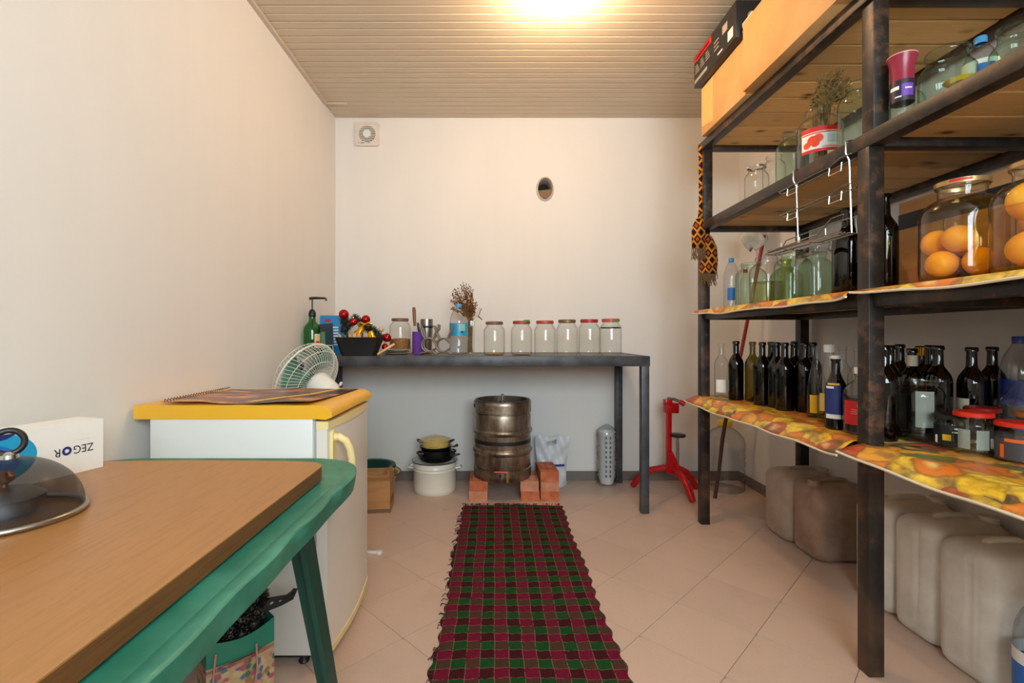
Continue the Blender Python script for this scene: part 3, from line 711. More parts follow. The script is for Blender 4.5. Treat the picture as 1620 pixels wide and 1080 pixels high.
chime([(kr - .012, .078), (kr + .003, .070), (kr + .003, .056), (kr + .003, .036), (kr + .003, .012), (kr - .006, .0), (kr - .022, .0), (kr - .021, .036), (kr - .020, .056), (kr - .018, .07)], 1.5 * PI - .155, 1.5 * PI - .045, .036, .056, 'bottom_chime')
chime([(kr - .012, .430), (kr + .003, .438), (kr + .003, .468), (kr + .003, .492), (kr + .003, .508), (kr - .006, .520), (kr - .022, .520), (kr - .020, .492), (kr - .019, .468), (kr - .018, .44)], 1.0 * PI, 1.1 * PI, .468, .492, 'top_chime')
B().lathe([(kr + .0012, .237), (kr + .0012, .262)], 48).obj('black_band', BLACK, t)
B().lathe([(.030, .484), (.030, .497), (.022, .500), (.022, .508), (.008, .510), (.006, .545), (.010, .546), (.010, .552), (.001, .553)], 24).obj('spear_valve', STEEL, t)
text_cyl('STAINLESS STEEL', .024, plain('worn_emboss', lin(196, 184, 170), .4, .8), t, kr + .0042, .452, -PI / 2 - .18, 'embossed_lettering')
tx_ = .028
B().tube([(tx_, -kr, .055), (tx_, -kr - .035, .055), (tx_, -kr - .045, .050), (tx_, -kr - .045, .018)], .009, 10).obj('tap_body', BRASS, t)
B().lathe([(.013, 0), (.013, .028)], 14, c=(tx_, -kr - .04, .045), cap0=True, cap1=True).obj('tap_valve', BRASS, t)
B().tube([(tx_, -kr - .04, .076), (tx_ - .018, -kr - .04, .082), (tx_ - .05, -kr - .04, .083), (tx_ - .085, -kr - .038, .082)], .0055, 8).obj('tap_lever', plain('red_lever', lin(206, 66, 48), .4), t)

# ------------------------------------------------------------------ pots
px_, py_ = PX(688, 3.38), 3.385
def pot(name, label, loc, r, h, mat, lip, hand, seg=40, rz=0, ears=True, cat='pot', inner=None):
    t = thing(name, label, cat, loc, rz)
    B().lathe([(.001, .001), (r * .93, 0), (r * .985, .012), (r, .03), (r, h * .72), (r + .003, h * .74), (r, h * .76), (r, h * .82), (r + .003, h * .84), (r, h * .86), (r, h - .004), (r + .008, h), (r + .007, h + .004), (r - .004, h), (r - .006, .008), (.001, .006)], seg).obj('pot_body', mat, t)
    B().tube([((r + .007) * math.cos(2 * PI * k / seg), (r + .007) * math.sin(2 * PI * k / seg), h + .002) for k in range(seg)], .003, 6, True).obj('rim', lip, t)
    if ears:
        for s_ in (-1, 1):
            B().tube([(s_ * (r - .002), -.035, h * .78), (s_ * (r + .03), -.030, h * .80), (s_ * (r + .038), 0, h * .80), (s_ * (r + .03), .030, h * .80), (s_ * (r - .002), .035, h * .78)], .0065, 8).obj('handle', hand, t)
    return t
pot('stock_pot', 'large cream enamel stock pot with black rim on the floor by the keg', (px_, py_, 0), .148, .212, ENAMW, BLACKM, ENAMW)
# frying pan resting across the pot
t = thing('frying_pan', 'black frying pan with a side handle resting on the cream stock pot', 'pan', (px_ + .012, py_ - .01, .2155), -.15)
B().lathe([(.001, 0), (.10, 0), (.115, .012), (.128, .040), (.131, .042), (.126, .040), (.112, .014), (.098, .004), (.001, .004)], 36).obj('pan_bowl', BLACKM, t)
B().tube([(.125, 0, .036), (.155, .0, .046), (.168, -.018, .05), (.150, -.03, .046), (.12, -.036, .036)], .006, 8).obj('handle', BLACKM, t)
t = pot('black_pot', 'squat black enamel pot between the frying pan and the yellow pot', (px_ + .012, py_ - .01, .2225), .098, .062, BLACKM, BLACKM, BLACKM, rz=.3)
t = thing('ladle_pan', 'small grey handled black pan stacked under the yellow pot', 'pan', (px_ + .004, py_ + .002, .2905), 0)
B().lathe([(.001, 0), (.095, 0), (.108, .01), (.112, .024), (.106, .022), (.092, .005), (.001, .004)], 32).obj('pan_bowl', BLACKM, t)
B().tube([(.105, -.02, .020), (.13, -.03, .022), (.155, -.042, .034)], [.005, .006, .011], 8).obj('handle', STEEL, t)
t = pot('yellow_pot', 'yellow enamel pot with its lid on, topmost of the stacked pots', (px_ + .004, py_ + .002, .2970), .095, .056, ENAMY, ENAMY, BLACKM, ears=False)
for s_ in (-1, 1): B().tube([(s_ * .094, -.028, .040), (s_ * .12, -.026, .052), (s_ * .130, 0, .056), (s_ * .12, .026, .052), (s_ * .094, .028, .040)], .005, 8).obj('handle', BLACKM, t)
B().tube([(-.028, -.094, .040), (-.024, -.108, .034), (.024, -.108, .034), (.028, -.094, .040)], .005, 8).obj('handle', ENAMY, t)
l = B().lathe([(.104, .058), (.106, .062), (.098, .064), (.075, .070), (.070, .074), (.045, .078), (.001, .080)], 36).obj('pot_lid', plain('straw_enamel', lin(232, 204, 128), .25), t)
B().tube([(-.016, 0, .078), (-.012, 0, .094), (.012, 0, .094), (.016, 0, .078)], .004, 8).obj('lid_handle', plain('straw_enamel', lin(232, 204, 128), .25), l)

# ------------------------------------------------------------------ carton and basins by the refrigerator
gx, gy = PX(597, 3.02), 2.99
t = thing('cardboard_box', 'open torn cardboard box on the floor behind the refrigerator', 'box', (-.775, 3.03, 0), .10)
w, d, h = .135, .10, .205; th = .005
for nm, q in (('front_wall', (-w, w, -d, -d + th, .004, h)), ('back_wall', (-w, w, d - th, d, .004, h + .02)), ('side_wall', (-w, -w + th, -d, d, .004, h)), ('side_wall', (w - th, w, -d, d, .004, h - .01)), ('bottom', (-w, w, -d, d, 0, .005))):
    B().box(*q).obj(nm, CARDB, t, smooth=False)
B().prism([(-w, 0), (w, 0), (w - .01, .05), (.04, .035), (-.02, .055), (-w + .02, .04)], 0, th, Matrix.Translation((0, -d + .004, h - .004)) @ Matrix.Rotation(2.2, 4, 'X')).obj('flap', CARDB, t, smooth=False)
B().prism([(-d, 0), (d, 0), (d - .02, .05), (-d + .01, .062)], 0, th, Matrix.Translation((w - .003, 0, h - .012)) @ Matrix.Rotation(PI / 2, 4, 'Z') @ Matrix.Rotation(1.25, 4, 'X')).obj('flap', CARDB, t, smooth=False)
B().box(-w + .001, w - .001, -d - .001, -d + .0001, .0045, .028).obj('printed_stripe', plain('grey_print', lin(120, 98, 78), .8), t, smooth=False)
for k in range(3): B().box(w + .0002, w + .001, -.07 + k * .045, -.045 + k * .045, .05, .085).obj('printed_mark', plain('brown_print', lin(110, 66, 40), .8), t, smooth=False)
t = tag(B().lathe([(.001, .001), (.10, 0), (.125, .02), (.168, .130), (.184, .138), (.186, .142), (.164, .136), (.12, .026), (.09, .006), (.001, .006)], 40).obj('enamel_basin', ENAMY, loc=(-.835, 3.335, 0)), 'wide yellow enamel basin with a dark rim behind the cardboard box', 'basin')
B().tube([(.186 * math.cos(2 * PI * k / 40), .186 * math.sin(2 * PI * k / 40), .141) for k in range(40)], .0035, 6, True).obj('rim', plain('brown_rim', lin(90, 66, 44), .4), t)
tag(B().lathe([(.001, .006), (.10, .005), (.118, .02), (.145, .062), (.160, .066), (.166, .058), (.172, .060), (.166, .074), (.142, .072), (.112, .030), (.09, .014), (.001, .014)], 40).obj('green_basin', GREENL, loc=(-.85, 3.33, .120)), 'dark green plastic basin resting in the yellow enamel basin', 'basin')

# white carrier bag behind the bricks
t = thing('carrier_bag', 'crumpled white plastic carrier bag with blue print behind the bricks', 'bag', (.41, 3.50, 0))
nu, nv_ = 18, 22; vs, fs = [], []
for side in (0, 1):
    for j in range(nv_ + 1):
        for i in range(nu + 1):
            u, v = i / nu * 2 - 1, j / nv_; x = u * (.115 - .01 * math.sin(v * 5)) + .012 * v; th_ = (1 - v ** 1.5) * .055 * math.sqrt(max(0, 1 - u * u)) + .004
            y = (-th_ if side == 0 else th_ * .9) + .008 * math.sin(u * 8 + v * 11) + .006 * math.sin(v * 17 - u * 5); z = .002 + v * .355 + .008 * math.sin(u * 7) * v
            vs.append((x, y, max(.001, z)))
m = (nu + 1) * (nv_ + 1)
for side in (0, 1):
    for j in range(nv_):
        for i in range(nu):
            u, v = (i + .5) / nu * 2 - 1, (j + .5) / nv_
            if abs(u + .05) < .26 and .83 < v < .90: continue
            a = side * m + j * (nu + 1) + i; fs.append((a, a + 1, a + nu + 2, a + nu + 1) if side == 0 else (a, a + nu + 1, a + nu + 2, a + 1))
B().add(vs, fs).obj('bag_film', plain('bag_film_white', lin(214, 216, 222), .35, var=.04), t, ang=70)
B().add([(-.02, -.066, .15), (.09, -.052, .15), (.09, -.052, .165), (-.02, -.066, .165), (-.105, -.05, .10), (-.07, -.063, .10), (-.07, -.063, .17), (-.105, -.05, .17)], [(0, 1, 2, 3), (4, 5, 6, 7)]).obj('blue_print', BLUED, t, smooth=False)

# stack of plastic cups in film
ux, uy = PX(961, 3.49), 3.515
t = thing('cup_stack', 'tall stack of white plastic cups wrapped in clear film by the table leg', 'cups', (ux, uy, 0))
for k in range(13):
    z0_ = .012 + .0265 * k; B().lathe([(.046, z0_), (.060, z0_ + .052), (.063, z0_ + .054), (.063, z0_ + .057), (.059, z0_ + .056)], 24, cap0=True).obj('cup', WHITE, t)
b = B(); vs, fs = [], []; nz = 26
for j in range(nz + 1):
    v = j / nz; z = .0 + v * .44
    for k in range(28):
        a = 2 * PI * k / 28; rad = .068 if v < .88 else .068 * (1 - ((v - .88) / .12) ** 1.6 * .85)
        rad *= 1 + .05 * math.sin(a * 5 + v * 21) + .04 * math.sin(a * 9 - v * 40) + .02 * math.sin(a * 3 + v * 90); vs.append((rad * math.cos(a), rad * math.sin(a), max(.001, z)))
for j in range(nz):
    for k in range(28): fs.append((j * 28 + k, j * 28 + (k + 1) % 28, (j + 1) * 28 + (k + 1) % 28, (j + 1) * 28 + k))
b.add(vs, fs); b.obj('wrapping_film', FILM, t, ang=70)
for k in range(9):
    for i in range(2): B().patch(.0715, .07 + .034 * k, .088 + .034 * k, -PI / 2 - .35 + .42 * i, -PI / 2 - .18 + .42 * i, 5).obj('printed_mark', plain('grey_blue_print', lin(96, 108, 140), .5), t)

# red floor corker
cx_, cy_ = PX(1062, 3.36), 3.36
t = thing('floor_corker', 'red enamel floor standing bottle corker with three curved legs', 'corker', (cx_, cy_, 0))
for a, L_ in ((-1.33, .235), (.25, .20), (2.75, .26)):
    ca, sa = math.cos(a), math.sin(a); pts = [(.0, .0, .165), (ca * .05, sa * .05, .160), (ca * L_ * .55, sa * L_ * .55, .13), (ca * L_ * .82, sa * L_ * .82, .075), (ca * L_, sa * L_, .007)]
    B().tube(pts, [.020, .022, .024, .024, .020], 10).obj('leg', REDP, t)
B().box(-.036, .0, -.014, .014, .13, .60, .003).obj('column', REDP, t)
B().box(-.05, .045, -.028, .028, .545, .615, .006).obj('head', REDP, t)
B().box(-.05, .0, -.03, .03, .598, .64, .006).obj('jaw_housing', REDP, t)
B().tube([(-.028, 0, .645), (.02, -.01, .640), (.055, -.02, .625)], .010, 10).obj('lever_arm', plain('grey_lever', lin(92, 88, 86), .4, .6), t)
B().tube([(.050, -.018, .627), (.082, -.028, .608)], [.016, .019], 12).obj('lever_grip', REDP, t)
B().tube([(.035, -.02, .12), (.035, -.02, .385)], .0085, 10).obj('spring_rod', STEEL, t)
b = B(); b.tube([(.035 + .012 * math.cos(k * .8), -.02 + .012 * math.sin(k * .8), .15 + k * .0018) for k in range(110)], .002, 5); b.obj('spring', STEEL, t)
B().lathe([(.001, .385), (.05, .385), (.055, .390), (.055, .398), (.05, .402), (.001, .402)], 28, c=(.035, -.02, 0)).obj('bottle_plate', BLACK, t)
B().prism([(-.03, .22), (.0, .22), (.05, .11), (.05, .07), (-.03, .07)], -.012, .012, Matrix(((1, 0, 0, 0), (0, 0, 1, -.02), (0, 1, 0, .06), (0, 0, 0, 1)))).obj('brace', REDP, t, smooth=False)

# small white lever on the floor by the refrigerator door
fx_, fy_ = PX(592, 826.2 / 344), 826.2 / 344
t = thing('plastic_clip', 'small white plastic clip lying on the tiles beside the refrigerator', 'clip', (fx_, fy_, 0), -.08)
B().box(-.05, .025, -.009, .009, 0, .012, .003).obj('clip_arm', WHITE, t)
B().lathe([(.015, 0), (.016, .004), (.014, .013), (.001, .014)], 16, c=(.026, 0, 0), cap0=True).obj('clip_end', WHITE, t)

# ------------------------------------------------------------------ pedestal fan
fc = Vector((-.972, 2.50, .868)); ax = Vector((-.84, .34, .43)).normalized()
t = thing('pedestal_fan', 'white wire cage pedestal fan with green blades between refrigerator and work table', 'fan', (fc.x + .10, fc.y - .07, 0))
org = Vector((fc.x + .10, fc.y - .07, 0)); MQ = Matrix.Translation(fc - org) @ ax.to_track_quat('Z', 'Y').to_matrix().to_4x4()
R_ = .187
def cagehalf(sgn, depth, nm):
    b = B(); nw = 60
    for k in range(nw):
        a = 2 * PI * k / nw; pts = []
        for q in range(9):
            f = q / 8; rad = .055 + (R_ - .055) * math.sin(f * PI / 2); z = sgn * depth * math.cos(f * PI / 2) ** .8
            pts.append(MQ @ Vector((rad * math.cos(a + .25 * (1 - f)), rad * math.sin(a + .25 * (1 - f)), z)))
        b.tube(pts, .0012, 4, cap=False)
    for f in (.0, .35, .68): 
        rad = .055 + (R_ - .055) * math.sin(f * PI / 2); z = sgn * depth * math.cos(f * PI / 2) ** .8
        b.tube([MQ @ Vector((rad * math.cos(2 * PI * k / 40), rad * math.sin(2 * PI * k / 40), z)) for k in range(40)], .0018, 5, True)
    return b.obj(nm, plain('white_wire', lin(226, 224, 212), .4), t)
cagehalf(-1, .085, 'rear_cage'); cagehalf(1, .075, 'front_cage')
B().tube([MQ @ Vector((R_ * math.cos(2 * PI * k / 48), R_ * math.sin(2 * PI * k / 48), 0)) for k in range(48)], .0048, 8, True).obj('cage_ring', plain('white_wire', lin(226, 224, 212), .4), t)
blade = plain('green_blade', lin(96, 150, 130), .4)
for k in range(3):
    b = B(); vs, fs = [], []
    for i in range(7):
        for j in range(7):
            rad = .03 + .145 * i / 6; an = 2 * PI * k / 3 + (j / 6 - .5) * (1.5 - .3 * i / 6) + .3 * i / 6; vs.append(MQ @ Vector((rad * math.cos(an), rad * math.sin(an), (j / 6 - .5) * .05)))
    for i in range(6):
        for j in range(6): a = i * 7 + j; fs.append((a, a + 1, a + 8, a + 7))
    o = b.add(vs, fs).obj('blade', blade, t); md = o.modifiers.new('thickness', 'SOLIDIFY'); md.thickness = .003
B().lathe([(.001, .03), (.03, .028), (.034, -.02), (.034, -.03)], 20, M=MQ).obj('blade_hub', blade, t)
B().lathe([(.001, -.070), (.060, -.070), (.066, -.078), (.064, -.12), (.055, -.175), (.054, -.182), (.048, -.186), (.040, -.21), (.02, -.226), (.001, -.23)], 28, M=MQ).obj('motor_housing', WHITE, t)
B().tube([MQ @ Vector((-.02, .052, -.196)), MQ @ Vector((-.02, .068, -.198))], .007, 8).obj('oscillation_knob', WHITE, t)
m0 = MQ @ Vector((0, 0, -.13))
B().tube([m0, (m0.x, m0.y, m0.z - .10), (m0.x, m0.y, .30)], [.022, .018, .016], 12).obj('pole', WHITE, t)
B().tube([(m0.x, m0.y, .32), (m0.x, m0.y, .03)], .021, 12).obj('lower_pole', WHITE, t)
B().lathe([(.17, 0), (.172, .01), (.10, .024), (.03, .04), (.03, .05), (.001, .05)], 32, c=(m0.x, m0.y, 0), cap0=True).obj('base', WHITE, t)

# ------------------------------------------------------------------ gift bag with tinsel under the table
A, Bq = Vector((-.724, 1.215, 0)), Vector((-.610, 1.335, 0)); du = (Bq - A).normalized(); dn = Vector((-du.y, du.x, 0))
t = thing('gift_bag', 'green rimmed gift bag with a floral print under the plastic table', 'bag', (A.x, A.y, 0))
Wd, Dp, Hh = .168, .075, .305
def gb(u, w, z): q = du * u + dn * w; return (q.x, q.y, z)
def wallpatch(z0, z1, off, n=10):
    loop = [(u * Wd / n, -off + .0) for u in range(n + 1)] + [(Wd + off, Dp * k / 4) for k in range(5)] + [(Wd - u * Wd / n, Dp + off) for u in range(n + 1)] + [(-off, Dp - Dp * k / 4) for k in range(5)]
    m = len(loop); vs = []
    for u, w in loop:
        sag = -.014 * math.sin(PI * min(1, max(0, u / Wd))) if z1 >= Hh else 0
        bul = -.012 * math.sin(PI * min(1, max(0, u / Wd))) * (1 if w < Dp / 2 else -1)
        vs += [gb(u, w + bul * .6, z0), gb(u, w + bul, z1 + sag)]
    return B().add(vs, [(2 * i, 2 * ((i + 1) % m), 2 * ((i + 1) % m) + 1, 2 * i + 1) for i in range(m)])
o = wallpatch(.0, .235, 0).obj('printed_sides', BAGP, t); 
wallpatch(.235, Hh, 0).obj('green_rim', plain('green_paper', lin(40, 128, 104), .35), t)
wallpatch(.235, .2395, .0006).obj('border_stripe', plain('rose_stripe', lin(190, 150, 130), .5), t)
wallpatch(.221, .2255, .0006).obj('border_stripe', plain('rose_stripe', lin(190, 150, 130), .5), t)
b = B()
for k in range(44): b.add([gb(Wd * k / 44, -.012 * math.sin(PI * k / 44) * .95 - .0012, .2265), gb(Wd * (k + .5) / 44, -.012 * math.sin(PI * (k + .5) / 44) * .95 - .0012, .2265), gb(Wd * (k + .5) / 44, -.012 * math.sin(PI * (k + .5) / 44) * .95 - .0012, .2345), gb(Wd * k / 44, -.012 * math.sin(PI * k / 44) * .95 - .0012, .2345)], [(0, 1, 2, 3)])
b.obj('stripe_dashes', plain('brown_dash', lin(110, 70, 60), .6), t, smooth=False)
B().add([gb(0, 0, .002), gb(Wd, 0, .002), gb(Wd, Dp, .002), gb(0, Dp, .002)], [(0, 1, 2, 3)]).obj('bag_bottom', BAGP, t, smooth=False)
B().tube([gb(.02, -.006, .272), gb(.012, -.022, .25), gb(.004, -.03, .18), gb(.02, -.03, .09), gb(.06, -.028, .06), gb(.10, -.026, .10), gb(.115, -.022, .20), gb(.115, -.016, .262)], .0026, 8).obj('cord_handle', plain('pink_cord', lin(190, 130, 120), .7), t)
t = thing('tinsel_garland', 'dark tinsel garland with pale tips heaped in the gift bag', 'garland', (A.x, A.y, 0))
b1, b2 = B(), B()
def inbag(q):
    u_, w_ = q.dot(du), q.dot(dn); return q.z > .312 or (.004 < u_ < Wd - .004 and .002 < w_ < Dp - .003)
def spikes(cen, rad, sc, cnt, ok=None):
    for k in range(cnt):
        d = Vector((random.gauss(0, 1), random.gauss(0, 1), random.gauss(0, 1))).normalized(); p = Vector(cen) + Vector((d.x * rad * sc[0], d.y * rad * sc[1], d.z * rad * sc[2])); e = d + Vector((random.uniform(-.5, .5), random.uniform(-.5, .5), random.uniform(-.3, .5))); L_ = random.uniform(.014, .026)
        s_ = d.cross(Vector((.3, .5, .8))).normalized() * .0011; q = p + e.normalized() * L_; m_ = p + e.normalized() * L_ * .66
        if ok and not (ok(q) and ok(p) and ok(m_)): continue
        b1.add([p - s_, p + s_, m_ + s_, m_ - s_], [(0, 1, 2, 3)])
        if k % 3 == 0: b2.add([m_ - s_, m_ + s_, q], [(0, 1, 2)])
core = B()
for u, w, z, rad in ((.05, .036, .262, .040), (.095, .036, .275, .040), (.126, .036, .290, .040), (.115, .038, .338, .034), (.135, .038, .352, .034)):
    p = gb(u, w, z); core.sphere(p, rad * .62, 12, 8); spikes(p, rad * .60, (1, 1, 1), 1700, inbag)
core.obj('core', TINS, t); o = b1.obj('blades', TINS, t, smooth=False); o['kind'] = 'stuff'; o = b2.obj('pale_tips', TIPS, t, smooth=False); o['kind'] = 'stuff'
# bracket sticking out of the bag
t = thing('tree_stand_bracket', 'black plastic tree stand bracket with holes sticking out of the gift bag', 'bracket', gb(.135, .03, .315)[0:2] and (A.x + gb(.135, .03, 0)[0], A.y + gb(.135, .03, 0)[1], .330), .62)
cu = bpy.data.curves.new('bracket_outline', 'CURVE'); cu.dimensions = '2D'; cu.fill_mode = 'BOTH'; cu.extrude = .004
for loop in ([(-.02, .014), (.03, .018), (.075, .012), (.088, .018), (.094, .024), (.104, .022), (.100, .012), (.092, -.004), (.060, -.012), (.02, -.016), (-.02, -.016)],
             [(.036 + .0055 * math.cos(k * PI / 7), .002 + .0055 * math.sin(k * PI / 7)) for k in range(14)], [(.058 + .004 * math.cos(k * PI / 7), .001 + .004 * math.sin(k * PI / 7)) for k in range(14)]):
    sp_ = cu.splines.new('POLY'); sp_.points.add(len(loop) - 1); sp_.use_cyclic_u = True
    for q, (x, y) in zip(sp_.points, loop): q.co = (x, y, 0, 1)
tmp = bpy.data.objects.new('bracket_outline', cu); COL.objects.link(tmp); me = bpy.data.meshes.new_from_object(tmp.evaluated_get(bpy.context.evaluated_depsgraph_get()))
bpy.data.objects.remove(tmp); bpy.data.curves.remove(cu); me.name = 'arm'; me.materials.clear(); me.materials.append(BLACK); me.transform(Matrix.Rotation(PI / 2, 4, 'X')); put('arm', me, t)

# ------------------------------------------------------------------ steel and pine shelving along the right wall
SX0, SX1 = 1.183, 1.80; T5 = .05
ROWS = [2.763, 1.527, .29]                               # near face of each pair of posts
LV = [(.675, .722), (1.172, 1.214), (1.680, 1.728), (2.145, 2.188)]
t = thing('steel_shelving', 'tall raw steel shelving unit with pine plank shelves along the right wall', 'shelving', (0, 0, 0))
for k, y in enumerate(ROWS):
    B().box(SX0, SX0 + T5, y, y + T5, 0, LV[2][0], .003).obj('post', RUST, t)
    B().box(SX0 + .015, SX0 + .015 + T5, y, y + T5, LV[2][1], LV[3][1] + (0 if k == 0 else .32), .003).obj('post', RUST, t)
    B().box(SX1 - T5, SX1, y, y + T5, 0, LV[3][1], .003).obj('post', RUST, t)
    for z0_, z1_ in LV: B().box(SX0 + T5, SX1 - T5, y + .003, y + T5 - .003, z0_, z1_ - .004, .003).obj('cross_rail', RUST, t)
yA, yB = ROWS[0] + T5, ROWS[2]
for li, (z0_, z1_) in enumerate(LV):
    if li < 2:
        for y0_, y1_ in ((ROWS[1] + T5, ROWS[0]), (ROWS[2] + T5, ROWS[1])): B().box(SX0 + .012, SX0 + T5, y0_, y1_, z0_, z1_, .003).obj('front_rail', RUST, t)
    else: B().box(SX0, SX0 + T5, yB, yA, z0_, z1_, .004).obj('front_rail', RUST, t)
    B().box(SX1 - T5, SX1, yB, yA, z0_, z1_ - .003, .003).obj('back_rail', RUST, t)
PW = .1365
for li, (z0_, z1_) in enumerate(LV):
    x0_ = SX0 + .051; zt = z1_ - (.001 if li > 1 else -.012); th = .022
    def pk(w): return cached(('plank', li, round(w, 3)), lambda: B().box(0, (SX1 - .051) - x0_, 0, w - .0012, -th, 0, .0085, seg=1).mesh('plank', PINE))
    y = ROWS[0] + .002; y_end = ROWS[2] + T5
    while y > y_end + .02:
        w = min(PW + .012 * math.sin(y * 37 + li), y - y_end); o = put('plank', pk(round(w, 2)), t, (x0_, y - round(w, 2), zt)); y -= round(w, 2)
SZ = [.7345, 1.2265, 1.7282, 2.1885]

# printed oilcloths
def cloth(z, y0, y1, drop, flare, label, amp=.004, fray=0.0):
    t = thing('oilcloth', label, 'tablecloth', (SX0, (y0 + y1) / 2, z), 0, 'fruit print shelf covers')
    prof = [(.563, .0006), (.30, .0006), (.054, .0006), (.02, .0008), (-.004, .0005)] + [(-.004 - flare * f, -drop * (f ** 1.25)) for f in (.25, .5, .75, 1.0)]
    ny = 60; vs, fs = [], []; L = y1 - y0; np_ = len(prof)
    for j in range(ny + 1):
        yy = -L / 2 + L * j / ny; e = 1 + .06 * math.sin(yy * 9) + .04 * math.sin(yy * 23 + 1)
        for i, (x, zz) in enumerate(prof):
            f = max(0, i - 4) / 4; end = (abs(yy) / (L / 2)) ** 14
            vs.append((x - f * amp * math.sin(yy * 16) - .012 * end * f, yy + .02 * f * end * (1 if yy > 0 else -1), zz * e + .003 * f * math.sin(yy * 13 + z) + f * end * .01))
    for j in range(ny):
        ya_, yb_ = (y0 + y1) / 2 - L / 2 + L * j / ny, (y0 + y1) / 2 - L / 2 + L * (j + 1) / ny; post = any(yb_ > yr - .002 and ya_ < yr + T5 + .002 for yr in ROWS)
        for i in range(np_ - 1):
            if post and i in (2, 3): continue                  # slit for the post
            a = j * np_ + i; fs.append((a, a + 1, a + np_ + 1, a + np_))
    o = B().add(vs, fs).obj('cloth', FRUIT, t, ang=60); md = o.modifiers.new('thickness', 'SOLIDIFY'); md.thickness = .0016; md.offset = -1
    hemp = [vs[j * np_ + np_ - 1] for j in range(ny + 1)]
    B().tube([(x, y, zz - .001) for x, y, zz in hemp], .0042, 6).obj('hem', HEM, t)
    return t
cloth(SZ[0], 1.585, 2.80, .046, .058, 'fruit print oilcloth under the wine bottles on the lower shelf')
cloth(SZ[0], .36, 1.545, .040, .060, 'fruit print oilcloth under the small red lidded jars on the lower shelf')
cloth(SZ[1], 1.606, 2.80, .026, .014, 'fruit print oilcloth under the empty jars below the wire rack', .002)
cloth(SZ[1], .36, 1.556, .016, .010, 'fruit print oilcloth under the jars of oranges', .002)
for i in range(2): SZ[i] += .0025

# ------------------------------------------------------------------ jars and bottles
def jarprof(r, h, neck, sh=.70):
    return [(.001, .006), (r * .80, .004), (r * .90, 0), (r * .98, .008), (r, .022), (r, h * sh), (r * .97, h * (sh + .05)), (r * .88, h * (sh + .10)), (r * .76, h * (sh + .14)),
            (neck * r, h * (sh + .18)), (neck * r, h * .93), (neck * r + .004, h * .94), (neck * r + .005, h * .965), (neck * r + .003, h), (neck * r - .003, h)]
def jar(x, y, z, r, h, label, group=None, m=CLEAR, neck=.62, sh=.70, lid=None, rim=None, name='glass_jar'):
    t = thing(name, label, 'jar', (x, y, z), 0, group)
    put('glass_body', cached(('jar', r, h, m.name, neck, sh), lambda: B().lathe(jarprof(r, h, neck, sh), 36).mesh('glass_body', m)), t)
    if lid: put('lid', cached(('lid', r, h, lid.name, neck), lambda: B().lathe([(neck * r + .006, h * .935), (neck * r + .007, h * .94), (neck * r + .007, h + .003), (neck * r + .004, h + .006), (neck * r - .006, h + .0045), (.001, h + .0045)], 32).mesh('lid', lid)), t)
    if rim: put('rim', cached(('rim', r, h, rim.name, neck), lambda: B().lathe([(neck * r + .005, h * .95), (neck * r + .007, h * .955), (neck * r + .007, h), (neck * r + .003, h + .002), (neck * r - .003, h)], 32).mesh('rim', rim)), t)
    return t
PROF = {
 'wine': [(.001, .06), (.5, .035), (.80, .004), (.95, .0), (1, .012), (1, .60), (.97, .64), (.86, .685), (.62, .735), (.44, .77), (.39, .80), (.37, .95), (.46, .952), (.46, .985), (.40, 1.0), (.30, 1.0)],
 'cone': [(.001, .03), (.8, .004), (.96, 0), (1, .012), (1, .34), (.94, .44), (.78, .58), (.55, .70), (.40, .80), (.37, .95), (.44, .955), (.44, 1.0), (.3, 1.0)],
 'pet': [(.001, .02), (.7, .0), (.95, .012), (1, .05), (1, .26), (.95, .29), (1, .32), (1, .62), (.93, .70), (.72, .80), (.45, .87), (.32, .90), (.32, .955), (.27, .955)],
 'flagon': [(.001, .02), (.85, .0), (1, .02), (1, .56), (.94, .65), (.75, .73), (.42, .79), (.30, .82), (.28, .92), (.34, .925), (.34, .96), (.25, .96)],
 'swing': [(.001, .02), (.85, .0), (1, .015), (1, .55), (.9, .64), (.6, .73), (.42, .80), (.38, .95), (.46, .955), (.46, .985), (.35, .985)],
}
def bottle(x, y, z, r, h, m, label, group=None, kind='wine', cap=None, capz=(.955, 1.0), capr=.36, name='glass_bottle', cat='bottle', rz=0):
    t = thing(name, label, cat, (x, y, z), rz, group)
    put('glass_body', cached(('b', kind, r, h, m.name), lambda: B().lathe([(max(.001, a * r), b_ * h) for a, b_ in PROF[kind]], 32).mesh('glass_body', m)), t)
    if cap: B().lathe([(capr * r, capz[0] * h), (capr * r * 1.02, capz[1] * h - .002), (capr * r * .95, capz[1] * h), (.001, capz[1] * h)], 24).obj('cap', cap, t)
    return t
def lab(t, r, z0, z1, mat, half=.9, off=0., name='label', lift=.0008):
    x, y = t.location.x, t.location.y; a = facing(x, y) + off - t.rotation_euler.z
    return B().patch(r + lift, z0, z1, a - half, a + half, 16).obj(name, mat, t)

